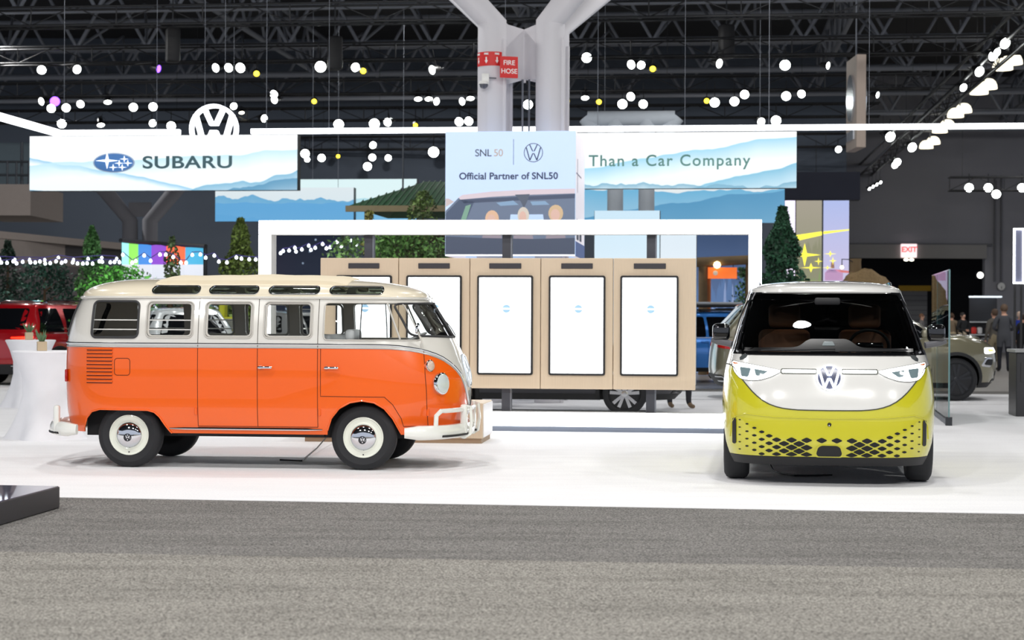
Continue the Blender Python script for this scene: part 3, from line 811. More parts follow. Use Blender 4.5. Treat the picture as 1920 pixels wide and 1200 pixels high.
def build_van():
    yaw = R(8.6)
    c0 = G(1382, 897); c1 = G(1722, 902); pos = (c0 + c1) / 2
    th = R(-90) - yaw
    root = thing('electric_van', 'white and lime yellow modern van facing the viewer with glowing headlights', 'van', (pos.x, pos.y + .04, 0), th)
    S = Stack([(.18, .93), (.28, .955), (.45, .985), (.7, .992), (1.0, .975), (1.2, .935), (1.5, .86), (1.78, .775), (1.80, .77)],
              [(.18, .70), (.28, .80), (.40, .855), (.6, .865), (.75, .85), (.9, .81), (1.05, .735), (1.20, .585), (1.80, -.46)],
              [(.18, -3.68), (.4, -3.82), (.8, -3.86), (1.2, -3.80), (1.8, -3.60)],
              nF=3.9, nR=4.0, eF=1.05, eR=.7, NC=28, NS=12)
    vz = pchip([(0, .70), (.25, .702), (.4, .714), (.50, .738), (.58, .775), (.667, .84), (.76, .935), (.85, 1.035), (.90, 1.085), (.95, 1.10), (1.0, 1.10)])
    def belt(p, off=0.0):
        k, t, sg = p
        return (vz(.98 * math.sin(t) ** (2 / S.nF)) if k == 'F' else 1.10) + off
    def mixz(lo, hi, t): return lambda p: (lo(p) if callable(lo) else lo) * (1 - t) + (hi(p) if callable(hi) else hi) * t
    fn = lambda x, z, d: Vector((x, d, z))
    mb = MB(); S.shell(mb, [mixz(.275, belt, k / 14) for k in range(15)], .03, 0, 1)
    low = mb.build('lower_body', [Z_YEL, BLACKP], root); weld(low)
    def arches():
        ct = MB()
        for cx in (0, -2.99):
            for sg in (-1, 1):
                pl = [(cx + .43 * math.cos(R(a)), .36 + .43 * math.sin(R(a))) for a in range(0, 360, 10)]
                ct.prism(pl, fn, sg * .55, sg * 1.2)
        return ct
    bool_cut(low, arches())
    mb = MB(); S.shell(mb, [.19, .22, .25, .272], .03, 0, 0)
    sk = mb.build('lower_cladding', [BLACKP], root); weld(sk); bool_cut(sk, arches())
    mb = MB(); S.shell(mb, [mixz(lambda p: belt(p, .004), 1.20, k / 10) for k in range(11)], .03, 0, 1)
    up = mb.build('upper_nose_body', [Z_WHITE, BLACKP], root); weld(up)
    mb = MB(); S.shell(mb, [1.20 + .595 * k / 14 for k in range(15)], .03, 0, 1)
    gh = mb.build('greenhouse', [BLACKG, mat('matte_lining', (30, 30, 32), .95, spec=.1)], root); weld(gh)
    ws = rpoly([(-.80, 1.225), (.80, 1.225), (.70, 1.775), (-.70, 1.775)], .04)
    ct = MB(); ct.prism(ws, lambda y, z, d: Vector((d, y, z)), -.8, 1.4); bool_cut(gh, ct)
    sidew = [rpoly([(x0, 1.24), (x1 + (.32 if x1 > 0 else 0), 1.24), (x1 - (.25 if x1 > 0 else 0), 1.72), (x0, 1.72)], .05) for x0, x1 in ((-.75, .10), (-1.95, -.85), (-3.1, -2.05))]
    ct = MB()
    for pl in sidew: ct.prism(pl, fn, -1.2, 1.2)
    bool_cut(gh, ct)
    mb = MB(); S.cap(mb, 1.795, .125, (-3.1, -1.35), 2.4, 10, .03, 0, 1)
    rf = mb.build('roof', [Z_WHITE, mat('matte_lining', (30, 30, 32), .95, spec=.1)], root); weld(rf)
    MB().grid([[S.front()((.80 - .10 * k / 16) * (j / 20 - 1) * 1.01, 1.22 + .56 * k / 16, -.012) for j in range(41)] for k in range(17)]).build('windscreen', Z_GLASS, root)
    for sg in (-1, 1):      # bright trim line beside the pillar, roof rail
        MB().tube([S.front()(sg * (.845 - .115 * k / 10), 1.225 + .055 * k, .004) for k in range(11)], .012, 8).build('pillar_trim', CHROME, root)
        MB().tube([(x, sg * .66, 1.855 + (.04 if -3.1 < x < -.95 else -.02)) for x in (-.75, -.95, -1.2, -1.8, -2.4, -3.0, -3.3)], .014, 8).build('roof_rail', CHROME, root)
        # side windows
        for pl in sidew: MB().fan(densify(pl, .08), S.side(sg), -.010, -.016, 3).build('side_window', Z_GLASS, root)
        MB().tube([S.side(sg)(x, 1.10, .0) for x in [-3.3 + .1 * k for k in range(36)]], .005, 6).build('belt_seam', BLACKP, root)
    # dark joint between the white nose and the yellow bumper
    MB().tube([S.pt(p, belt(p, .002), -.001) for p in S.par if p[0] == 'F'], .0055, 6).build('nose_seam', mat('dark_joint', (70, 72, 60), .8), root)
    MB().tube([S.front()(.80 * (k / 12 - 1), 1.196, .002) for k in range(25)], .005, 6).build('windscreen_seam', BLACKP, root)
    # cowl, wiper shade at the windscreen foot
    sf = S.front()
    cow = rpoly([(-.78, 1.232), (.78, 1.232), (.775, 1.262), (.30, 1.268), (.17, 1.345), (-.17, 1.345), (-.30, 1.268), (-.775, 1.262)], .03)
    m_ = MB(); rows = []
    top = pchip([(-.78, 1.262), (-.34, 1.268), (-.28, 1.278), (-.19, 1.335), (-.15, 1.347), (.15, 1.347), (.19, 1.335), (.28, 1.278), (.34, 1.268), (.78, 1.262)])
    for k in range(5): rows.append([sf(y, 1.23 + (top(y) - 1.23) * k / 4, -.010) for y in [-.78 + 1.56 * i / 60 for i in range(61)]])
    m_.grid(rows); m_.build('black_cowl_frit', mat('frit_black', (14, 15, 17), .3), root)
    MB().fan(rpoly([(-.06, 1.285), (.06, 1.285), (.04, 1.325), (-.04, 1.325)], .01), sf, -.006, -.009, 2).build('sensor_window', mat('sensor_grey', (120, 130, 132), .2), root)
    MB().tube([sf(-.62 + .68 * k / 10, 1.236 + .002 * k, .012) for k in range(11)], .007, 6).build('wiper', BLACKP, root)
    MB().tube([sf(.10 + .62 * k / 10, 1.238 + .001 * k, .012) for k in range(11)], .007, 6).build('wiper', BLACKP, root)
    # headlights: glowing surround with dark lenses
    for sg in (-1, 1):
        hp = [(.905, 1.145), (.875, 1.04), (.815, .975), (.72, .960), (.62, .968), (.52, 1.0), (.435, 1.045), (.435, 1.062), (.55, 1.085), (.70, 1.112)]
        hp = [(sg * a, b) for a, b in hp]
        MB().fan(densify(rpoly(hp, .03), .03), sf, .006, -.006, 4).build('headlight_joint', mat('dark_joint', (70, 72, 60), .8), root)
        cu = sum(a for a, b in hp) / len(hp); cv = sum(b for a, b in hp) / len(hp)
        hp2 = [(cu + (a - cu) * .97, cv + (b - cv) * .94) for a, b in hp]
        h = MB().fan(densify(rpoly(hp2, .03), .03), sf, .012, -.0, 4).build('headlight', DRL, root)
        for (pl) in (rpoly([(.815, 1.085), (.80, 1.0), (.735, .995), (.71, 1.075)], .015), rpoly([(.68, 1.07), (.665, 1.01), (.62, 1.005), (.555, 1.05)], .012)):
            MB().fan(densify([(sg * a, b) for a, b in pl], .02), sf, .016, .006, 2).build('headlight_lens', LENSG, h)
        MB().fan(densify(rpoly([(sg * .895, 1.128), (sg * .87, 1.108), (sg * .82, 1.112), (sg * .84, 1.12)], .004), .02), sf, .016, .006, 2).build('indicator', mat('amber_marker', (232, 120, 60), .3), h)
        # light bar between emblem and headlight
        lb = rpoly([(sg * .120, 1.038), (sg * .425, 1.038), (sg * .43, 1.053), (sg * .425, 1.068), (sg * .120, 1.068)], .008)
        MB().fan(densify(rpoly([(sg * .115, 1.030), (sg * .432, 1.030), (sg * .438, 1.053), (sg * .432, 1.076), (sg * .115, 1.076)], .008), .03), sf, .005, -.006, 2).build('light_bar_joint', mat('dark_joint', (70, 72, 60), .8), root)
        MB().fan(densify(lb, .03), sf, .010, -.0, 2).build('light_bar', DRL, root)
        # bumper side vents
        MB().fan(densify(rrect(sg * .862 - .018, sg * .862 + .018, .375, .615, .017), .03), sf, .008, -.01, 2).build('air_curtain', BLACKP, root)
        # mirrors
        b = Vector((.24, sg * .895, 1.29)); e = Vector((.20, sg * 1.03, 1.315))
        MB().tube([b, e, e + Vector((-.02, sg * .06, .01))], [.03, .032, .02], 10).build('mirror_arm', mat('grey_mirror_base', (92, 92, 96), .5), root)
        mr = MB(); mr.rbox((.18, sg * 1.0, 1.405), (.13, .165, .165), .045, 4)
        mr.build('mirror_head', BLACKG, root)
    # emblem
    def em(u, v, d): return sf(u, 1.0 + v, d)
    MB().fan(circle(0, 1.0, .118, 40), sf, .010, -.006, 3).build('emblem_backing', mat('emblem_slate', (78, 82, 104), .25), root)
    lg = MB(); vw_logo(lg, em, .118, .17, .008, .022, .12); lg.build('emblem', DRL, root)
    # bumper: crease line, honeycomb of diamond openings, radar window, camera
    cr = [(-.90, .44), (-.89, .56), (-.85, .63), (-.76, .66), (-.5, .638), (0, .630)]
    crl = [(y, z) for y, z in opath(cr, .03)]; crl += [(-y, z) for y, z in reversed(crl[:-1])]
    MB().tube([sf(y, z, .001) for y, z in crl], .006, 6).build('bumper_crease', Z_YEL, root)
    MB().lathe([(.018, -.01), (.018, .004), (.012, .008), (0, .004)], 16, Matrix.Translation(sf(0, .575, 0)) @ Matrix.Rotation(R(90), 4, 'Y')).build('camera_lens', BLACKG, root)
    HOLE = mat('opening_black', (12, 12, 14), .7)
    dy, dz = .135, .088
    zt = pchip([(0, .44), (.35, .44), (.5, .47), (.62, .53), (.72, .58), (.83, .62)])
    for i in range(-6, 7):
        for j in range(0, 12):
            for sh_ in (0, 1):
                y = (i + .5 * sh_) * dy; z = .258 + (j + .5 * sh_) * dz * .78
                ay = abs(y)
                if ay > .83: continue
                top = zt(min(ay, .83)); bot = .285 + .05 * (ay / .83) ** 2
                if z > top or z < bot - .02: continue
                if ay < .15 and z < .40: continue
                k = max(.2, 1 - max(0, ay - .35) / .62) * (1 if z < top - .03 else .92)
                ww = dy * .43 * k; hh = dz * .33 * k
                zl = max(z - hh, .275)
                pl = rpoly([(y - ww, z), (y, zl), (y + ww, z), (y, z + hh)], .012, 2)
                MB().fan(pl, sf, .0035, -.008, 1).build('grille_opening', HOLE, root)
    rd = rpoly([(-.115, .37), (-.135, .30), (-.115, .272), (.115, .272), (.135, .30), (.115, .37), (.08, .39), (-.08, .39)], .02)
    MB().fan(densify(rd, .03), sf, .012, -.01, 2).build('radar_surround', Z_YEL, root)
    rd2 = [(a * .86, .333 + (b - .333) * .86) for a, b in rd]
    MB().fan(densify(rd2, .03), sf, .016, .0, 2).build('radar_window', mat('radar_black', (16, 16, 18), .5), root)
    # inside: dash, seats, wheel
    MB().rbox((.12, 0, 1.10), (.75, 1.66, .22), .08, 3).build('dashboard', mat('dash_grey', (52, 58, 60), .6), root)
    for sg in (-1, 1):
        MB().rbox((-.95, sg * .40, 1.10), (.16, .52, .66), .07, 3, M=Matrix.Rotation(R(-12), 3, 'Y')).build('seat_back', TAN, root)
        MB().rbox((-1.06, sg * .40, 1.56), (.11, .32, .24), .05, 3, M=Matrix.Rotation(R(-8), 3, 'Y')).build('head_rest', TAN, root)
    q = Matrix.Translation((-.22, .40, 1.26)) @ Matrix.Rotation(R(-62), 4, 'Y')
    MB().tube([q @ Vector((.19 * math.cos(R(k * 12)), .19 * math.sin(R(k * 12)), 0)) for k in range(30)], .016, 8, True).build('steering_wheel', BLACKP, root)
    MB().rbox((-.02, .40, 1.26), (.03, .26, .10), .015, 2).build('instrument_screen', BLACKG, root)
    MB().rbox((.02, 0, 1.70), (.04, .24, .07), .02, 2).build('rear_view_mirror', BLACKP, root)
    MB().box((-1.5, 0, .85), (4.0, 1.5, .05)).build('cabin_floor', BLACKP, root, smooth=0)
    MB().box((-1.6, 0, .36), (4.0, 1.06, .30)).build('underbody', BLACKP, root, smooth=0)
    MB().box((-2.2, 0, 1.3), (.06, 1.6, .9)).build('rear_seat_row', mat('matte_lining', (30, 30, 32), .95, spec=.1), root, smooth=0)
    for x in (0, -2.99):
        for sg in (-1, 1): modern_wheel(root, x, sg * .850, sg, .365, .118)
    return root
van = build_van()
mb = MB(); pts = [G(1450, 884), G(1465, 890), G(1490, 894), G(1530, 894), G(1560, 893)]
mb.tube([(pts[0].x - .05, pts[0].y + .3, .15)] + [(p.x, p.y, .012) for p in pts], .009, 8)
tag(mb.build('charging_cable', BLACKP), 'thin dark cable lying on the carpet beneath the yellow van', 'cable')

# ------------------------------------------------------------------ other cars on the floor
CARGLASS = mat('dark_car_glass', (12, 14, 18), 0.04, coat=1.0)
REDL = mat('tail_lamp_red', (190, 20, 18), 0.12, coat=1.0)
CLAD = mat('cladding_black', (30, 31, 33), 0.6)
def suv(name, label, rgb, pos, rz, L=4.9, W=1.94, H=1.74, wb=2.9, glow=False, rack=False, rimm=None, group=None, lamps=True, wheel_r=.37, hz=1.0):
    def zz(z): return z if z < .34 else .34 + (z - .34) * hz
    def zp(pl): return [(a, zz(b)) for a, b in pl]
    root = thing(name, label, 'car', (pos[0], pos[1], 0), rz, group)
    paint = mat(name + '_paint_%d_%d_%d' % rgb, rgb, 0.2, 0.25, coat=1.0, var=.02)
    h = W / 2; f = L / 2
    def zq(l): return [(zz(a), b) for a, b in l]
    S = Stack(zq([(.24, h * .90), (.42, h * .96), (.70, h), (.92, h * .975), (1.04, h * .92)]),
              zq([(.24, f - .16), (.40, f - .03), (.68, f), (.88, f - .05), (1.0, f - .20), (1.04, f - .30)]),
              zq([(.24, -f + .14), (.46, -f), (.80, -f + .02), (1.04, -f + .07)]), nF=2.9, nR=3.6, eF=.95, eR=.6, NC=16, NS=10)
    fx = f - .93; rx = fx - wb
    mb = MB(); S.shell(mb, [zz(q) for q in (.34, .42, .55, .68, .80, .90, .98, 1.04)], .03, 0, 1)
    low = mb.build('body', [paint, CLAD], root); weld(low)
    fn = lambda x, z, d: Vector((x, d, z)); ar = wheel_r + .055
    def arches():
        ct = MB()
        for cx in (fx, rx):
            for sg in (-1, 1): ct.prism([(cx + ar * math.cos(R(a)), wheel_r + ar * math.sin(R(a))) for a in range(0, 360, 12)], fn, sg * .5, sg * 1.3)
        return ct
    bool_cut(low, arches())
    mb = MB(); S.shell(mb, [.24, .29, .338], .03, 0, 0); sk = mb.build('lower_cladding', [CLAD], root); weld(sk); bool_cut(sk, arches())
    mb = MB(); S.cap(mb, zz(1.04), .09, (-f + .6, f - 1.0), 2.4, 6, .02, 0, 0, solid=False); mb.build('bonnet', paint, root)
    Hg = H - .10
    B0 = zz(1.0)
    T = Stack([(B0, h * .93), (B0 + .25, h * .87), (Hg, h * .70)], [(B0, f - 1.02), (B0 + .15, f - 1.18), (Hg, f - 1.98)],
              [(B0, -f + .06), (B0 + .2, -f + .14), (Hg, -f + .48)], nF=3.2, nR=3.4, eF=.8, eR=.6, NC=14, NS=10)
    mb = MB(); T.shell(mb, [B0 + (Hg - B0) * j / 8 for j in range(9)], .03, 0, 0); mb.build('cabin', [paint], root)
    mb = MB(); T.cap(mb, Hg, .10, (-f + 1.0, f - 2.6), 2.5, 7, .02, 0, 0, solid=False); mb.build('roof', paint, root)
    z0 = B0 + .07; z1 = Hg - .035
    for sg in (-1, 1):
        sf = T.side(sg)
        def xi(x0, x1, lean0, lean1): return rpoly([(x0, z0), (x1, z0), (x1 - lean1, z1), (x0 + lean0, z1)], .04)
        for pl in (xi(f - 2.35, f - 1.30, 0, .66), xi(f - 3.38, f - 2.42, .06, 0), xi(-f + .42, f - 3.46, .22, .06)):
            MB().fan(densify(pl, .08), sf, .005, -.006, 3).build('side_window', CARGLASS, root)
        MB().tube([sf(x, z0 - .02, .006) for x in [-f + .4 + (L - 1.7) * j / 12 for j in range(13)]], .010, 6).build('window_trim', CHROME, root)
        MB().tube([Vector((x, sg * h * .62, Hg + .085 + (.045 if 0 < j < 9 else 0))) for j, x in enumerate([-f + .8 + (L - 3.1) * j / 9 for j in range(10)])], .022, 8).build('roof_rail', CHROME if not rack else BLACKP, root)
        for hx in (f - 2.30, f - 3.35): MB().rbox(S.side(sg)(hx, zz(.95), .02), (.20, .03, .035), .012, 2).build('door_handle', paint, root)
        for sx in (f - 1.25, f - 2.38, f - 3.42): MB().tube([S.side(sg)(sx, .40 + .06 * j, .0) for j in range(10)], .004, 6).build('door_seam', CLAD, root)
        for cx in (fx, rx):
            rows = [[S.side(sg)(cx + (ar + rr) * math.cos(R(a)), max(.26, wheel_r + (ar + rr) * math.sin(R(a))), o) for a in range(-12, 193, 9)] for rr, o in ((-.005, -.02), (-.005, .012), (.055, .012), (.06, -.01))]
            MB().grid(rows).build('arch_trim', CLAD, root)
        mr = MB(); mr.rbox((f - 1.55, sg * (h + .09), zz(1.13)), (.12, .20, .14), .04, 2); mr.build('mirror', paint, root)
        if lamps:
            hl = [(sg * (h - .10), .80), (sg * (h - .14), .905), (sg * (h - .42), .90), (sg * (h - .45), .83)]
            MB().fan(densify(rpoly(zp(hl), .03), .04), S.front(), .012, -.01, 3).build('headlight', DRL if glow else LENSG, root)
            dl = [(sg * (h - .06), .60), (sg * (h - .09), .75), (sg * (h - .20), .74), (sg * (h - .17), .58)]
            if glow:
                MB().fan(densify(rpoly(zp(dl), .04), .04), S.front(), .010, -.01, 3).build('bumper_vent', mat('satin_silver', (205, 206, 208), .25, .8), root)
                MB().fan(densify(rpoly(zp([(a * .985, .67 + (b - .67) * .62) for a, b in dl]), .03), .04), S.front(), .016, -.01, 3).build('vent_opening', BLACKP, root)
                MB().fan(densify(rpoly(zp([(sg * (h - .16), .835), (sg * (h - .17), .88), (sg * (h - .30), .875), (sg * (h - .31), .845)]), .015), .03), S.front(), .02, 0, 2).build('indicator', emit('amber_light', (255, 190, 90), 2.0), root)
        tl = [(sg * (h - .05), .86), (sg * (h - .06), 1.0), (sg * (h - .55), .985), (sg * (h - .55), .90)]
        MB().fan(densify(rpoly(zp(tl), .02), .04), S.rear(), .010, -.01, 3).build('tail_lamp', REDL, root)
        if glow == 'rear':
            MB().fan(densify(rpoly(zp([(sg * (h - .10), .93), (sg * (h - .11), .985), (sg * (h - .55), .97), (sg * (h - .55), .945)]), .01), .04), S.rear(), .016, 0, 2).build('tail_light_strip', emit('tail_light_glow', (255, 40, 20), 3.0), root)
        ex = [(sg * (h - .18), .33), (sg * (h - .18), .42), (sg * (h - .52), .42), (sg * (h - .50), .33)]
        MB().fan(densify(rpoly(zp(ex), .03), .04), S.rear(), .02, -.01, 2).build('exhaust_trim', CHROME, root)
        MB().fan(densify(rpoly(zp([(a * .97, .375 + (b - .375) * .55) for a, b in ex]), .02), .04), S.rear(), .026, 0, 2).build('exhaust_opening', BLACKP, root)
    MB().fan(densify(rpoly([(-h * .72, z0 + .02), (h * .72, z0 + .02), (h * .58, z1), (-h * .58, z1)], .06), .1), T.front(), .004, -.01, 4).build('windscreen', CARGLASS, root)
    MB().fan(densify(rpoly([(-h * .70, z0 + .06), (h * .70, z0 + .06), (h * .54, z1), (-h * .54, z1)], .06), .1), T.rear(), .004, -.01, 4).build('rear_window', CARGLASS, root)
    MB().fan(densify(rpoly(zp([(-h * .52, .72), (h * .52, .72), (h * .55, .88), (-h * .55, .88)]), .04), .08), S.front(), .008, -.01, 3).build('grille', BLACKG, root)
    MB().fan(densify(rpoly([(-h * .7, .32), (h * .7, .32), (h * .62, .55), (-h * .62, .55)], .05), .08), S.front(), .006, -.01, 3).build('lower_grille', CLAD, root)
    rb = MB().fan(densify(rpoly([(-h * .86, .26), (h * .86, .26), (h * .80, .46), (-h * .80, .46)], .05), .08), S.rear(), .006, -.01, 3).build('rear_valance', CLAD, root)
    MB().box((0, 0, .38), (L - .9, 1.0, .30)).build('underbody', CLAD, root, smooth=0)
    for x in (fx, rx):
        for sg in (-1, 1): modern_wheel(root, x, sg * (h - .115), sg, wheel_r, .115, rim_r=wheel_r - .10, rimm=rimm)
    if rack:
        m_ = MB()
        for x in (-.9, .4): m_.beam((x, -.62, H + .06), (x, .62, H + .06), .06, .04)
        m_.build('crossbar', BLACKP, root, smooth=0)
        bx = MB(); bx.rbox((-.3, 0, H + .13), (1.7, 1.15, .07), .03, 2); bx.build('roof_platform', BLACKP, root)
        for y in (-.45, -.15, .15, .45): MB().tube([(-1.1, y, H + .19), (.5, y, H + .19)], .03, 8).build('roof_load', mat('silver_gear', (190, 196, 204), .4), root)
    return root
# olive car right behind the yellow van, nose to the right
g0 = G(1802, 738)
suv('parked_car', 'olive grey car behind the yellow van with lit headlight', (134, 130, 108), (6.50, 33.7), R(1), L=5.38, W=1.99, H=1.82, wb=3.1, glow=True, wheel_r=.40, hz=1.16, rimm=mat('dark_alloy', (60, 61, 64), .35, .8))
# red car at the left edge, seen from behind
suv('parked_car', 'dark red car with glowing tail lights at the left edge', (176, 16, 26), (P(92, 600, 38.5).x, 40.0), R(65), L=4.7, W=1.88, H=1.80, hz=1.12, wb=2.79, glow='rear')
# black car behind the screen wall
g1 = G(1180, 779)
suv('parked_car', 'black car with bright five spoke wheels behind the screen wall', (30, 31, 40), (g1.x - 1.42, g1.y + .95), -GRID, L=4.75, W=1.86, H=1.5, wb=2.74, wheel_r=.345)
# bright blue car with loaded roof rack
suv('parked_car', 'bright blue car with loaded black roof rack', (70, 150, 245), (P(1303, 600, 42).x, 42.6), R(197), L=4.7, W=1.85, H=1.68, wb=2.67, rack=True)
# white cars glimpsed through the windows of the bus
suv('parked_car', 'white car seen through the rear windows of the bus', (235, 238, 240), (P(318, 600, 34.4).x, 34.4), R(113), L=4.7, W=1.85, H=1.68, wb=2.67)
suv('parked_car', 'white car seen through the middle window of the orange bus', (228, 230, 232), (P(545, 600, 43).x, 43.2), R(75), L=4.7, W=1.85, H=1.66, wb=2.67)

# ------------------------------------------------------------------ the stand: light frame, screen wall, bench, tables, glass
def online(O, px, d=U):
    k = (px - 960) / FPX; t = (k * O.y - O.x) / (d.x - k * d.y); return O + d * t
def local(root_loc, p):          # world to a root turned on the stand's grid
    q = Vector(p) - Vector(root_loc); return Vector((q.dot(U), q.dot(V), q.z))
STEELG = mat('brushed_grey_steel', (120, 124, 132), .4, .6)
O_F = G(960, 807)
fl_ = online(O_F, 490); fr_ = online(O_F, 1427)
fw = (fr_ - fl_).length; fc = (fl_ + fr_) / 2
frm = thing('light_frame', 'large glowing white rectangular frame around the screen wall', 'light frame', tuple(fc), -GRID)
ZT = 2.835; T_ = .19; D_ = .30
x0, x1 = -fw / 2, fw / 2
for nm, c, d in (('top_bar', (0, 0, ZT - T_ / 2), (fw, D_, T_)), ('bottom_bar', (0, 0, .07 + T_ / 2), (fw, D_, T_)),
                 ('side_bar', (x0 + .085, 0, (.26 + ZT - T_) / 2), (.17, D_, ZT - T_ - .26)), ('side_bar', (x1 - .085, 0, (.26 + ZT - T_) / 2), (.17, D_, ZT - T_ - .26))):
    b = MB().box(c, d).build(nm, WHITEP, frm, smooth=0)
    MB().rbox((c[0], -D_ / 2 - .012, c[2]), (d[0] - (0 if 'side' not in nm else 0), .025, d[2]), .008, 1).build('led_diffuser', LED, b, smooth=0)
MB().box((0, 0, .035), (fw - .04, D_ + .02, .07)).build('plinth_rail', mat('blue_grey_plinth', (112, 120, 134), .5), frm, smooth=0)
for px in (690, 949, 1220):
    q = local(fc, online(O_F, px)); MB().box((q.x, .06, 1.36), (.115, .10, 2.56)).build('post', mat('graphite_post', (70, 72, 80), .5, .3), frm, smooth=0)
    MB().box((q.x + .066, .06, 1.36), (.018, .11, 2.56)).build('post_edge', STEELG, frm, smooth=0)

SCREEN = emit('screen_white', (238, 244, 250), 1.75, var=.02)
SLOT = mat('slot_black', (52, 50, 56), .5)
edges = [600, 747, 880.5, 1013.5, 1149.5, 1305]
screens = [(630, 735), (762, 866), (895, 999.5), (1029, 1135), (1163, 1272)]
slots = [(653, 711), (784, 843), (917, 977), (1052, 1111), (1188, 1248)]
ordn = ['leftmost wood panel with a white portrait screen, half hidden by the bus', 'second wood panel from the left with a white portrait screen behind the bus', 'middle wood panel with a white portrait screen right of the bus', 'fourth wood panel from the left with a white portrait screen', 'rightmost wood panel with a white portrait screen near the yellow van']
O_K = O_F - V * .17
dK = O_K.y
zk1 = P(960, 484, dK).z; zk0 = P(960, 728.5, dK).z
for i in range(5):
    a = online(O_K, edges[i]); b = online(O_K, edges[i + 1]); c = (a + b) / 2; w = (b - a).length
    k = thing('screen_panel', ordn[i], 'display panel', (c.x, c.y, 0), -GRID, 'oak screen panels in the light frame')
    bd = MB().rbox((0, .06, (zk0 + zk1) / 2), (w - .008, .12, zk1 - zk0), .006, 1).build('wood_board', WOOD, k, smooth=0)
    sl = [local(c, online(O_K, s)).x for s in slots[i]]
    MB().rbox(((sl[0] + sl[1]) / 2, -.004, zk1 - .105), (sl[1] - sl[0], .02, .072), .004, 1).build('top_slot', SLOT, k, smooth=0)
    sx = [local(c, online(O_K, s)).x for s in screens[i]]
    zs1 = zk1 - .232; zs0 = zs1 - 1.335; cx = (sx[0] + sx[1]) / 2; hw = (sx[1] - sx[0]) / 2
    fnk = lambda u, v, d: Vector((u, -d, v))
    MB().prism(rrect(cx - hw, cx + hw, zs0, zs1, .03), fnk, -.01, .03).build('bezel', BLACKP, k, smooth=0)
    scr = MB().prism(rrect(cx - hw + .028, cx + hw - .028, zs0 + .028, zs1 - .028, .012), fnk, .02, .034).build('display', SCREEN, k, smooth=0)
    zl = zs0 + 1.335 * .665
    MB().prism(circle(cx + .02, zl, .055, 24), fnk, .034, .0365).build('screen_logo', emit('screen_logo_blue', (140, 176, 204), .55), scr, smooth=0)
    MB().prism([(cx - .045, zl - .012), (cx + .085, zl - .012), (cx + .085, zl + .012), (cx - .045, zl + .012)], fnk, .036, .0385).build('screen_logo_band', emit('screen_logo_band', (236, 242, 246), 1.2), scr, smooth=0)
# oak bench behind the bus
bc = G(905, 832)
bn = thing('oak_bench', 'low pale oak bench block on the white carpet behind the bus nose', 'bench', (bc.x, bc.y, 0), -GRID)
MB().rbox((-1.11, .45, .275), (2.22, .90, .43), .008, 1).build('bench_body', WOOD, bn, smooth=0)
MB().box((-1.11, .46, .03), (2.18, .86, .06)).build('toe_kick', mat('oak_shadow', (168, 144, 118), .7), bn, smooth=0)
MB().box((.006, .45, .275), (.012, .86, .40)).build('end_panel', mat('white_laminate', (238, 236, 236), .4), bn, smooth=0)

# stretch-covered high tables with succulents
SPAN = mat('white_stretch_fabric', (240, 240, 244), .85)
def high_table(px, py, label, hgt=1.10):
    g = G(px, py)
    t = thing('high_table', label, 'table', (g.x, g.y, 0), 0, 'high tables in white stretch covers')
    prof = [(0, .0, .47), (.03, .0, .45), (.15, 0, .39), (.35, 0, .315), (.55, 0, .275), (.75, 0, .28), (.92, 0, .33), (1.02, 0, .375), (1.075, 0, .40)]
    rows = []
    for z, _, r in prof:
        lob = max(0, 1 - z / .7) * .16
        rows.append([((r * (1 + lob * math.cos(4 * a) - lob * .3)) * math.cos(a), (r * (1 + lob * math.cos(4 * a) - lob * .3)) * math.sin(a), z * hgt / 1.1) for a in [2 * math.pi * k / 48 + R(20) for k in range(48)]])
    MB().grid(rows, True).build('stretch_cover', SPAN, t)
    MB().lathe([(0, 1.07), (.40, 1.07), (.408, 1.085), (.40, 1.10), (0, 1.10)], 48, Matrix.Scale(hgt / 1.1, 4, (0, 0, 1))).build('table_top', SPAN, t)
    return g
def succulent(loc, label, s=1.0):
    t = thing('potted_succulent', label, 'plant', tuple(loc), R(20), 'succulents on the high tables')
    MB().rbox((0, 0, .055 * s), (.11 * s, .11 * s, .11 * s), .006, 1).build('pot', mat('tan_wood_pot', (196, 176, 146), .6), t)
    MB().lathe([(0, .108 * s), (.045 * s, .112 * s), (.0, .12 * s)], 10).build('soil', mat('dark_soil', (60, 50, 40), .9), t)
    rnd = random.Random(label)
    for k in range(14):
        a = rnd.random() * 6.28; l = (.09 + .07 * rnd.random()) * s; sp = (.25 + .5 * rnd.random())
        d = Vector((math.cos(a) * sp, math.sin(a) * sp, 1)).normalized(); b = Vector((math.cos(a), math.sin(a), 0)) * .02 * s + Vector((0, 0, .11 * s))
        MB().tube([b, b + d * l * .5, b + d * l], [.008 * s, .011 * s, .001], 6).build('leaf', mat('succulent_green', (84, 116, 78), .5, var=.2), t)
g = high_table(85, 822, 'white stretch-covered high table nearest the back of the bus', 1.09)
succulent((g.x - .02, g.y - .1, 1.09), 'small succulent in tan pot on the nearer white table', 1.05)
g = high_table(57, 763, 'white stretch-covered high table further back beside the red car', 1.115)
succulent((g.x, g.y - .1, 1.115), 'small succulent in tan pot on the further white table', 1.15)

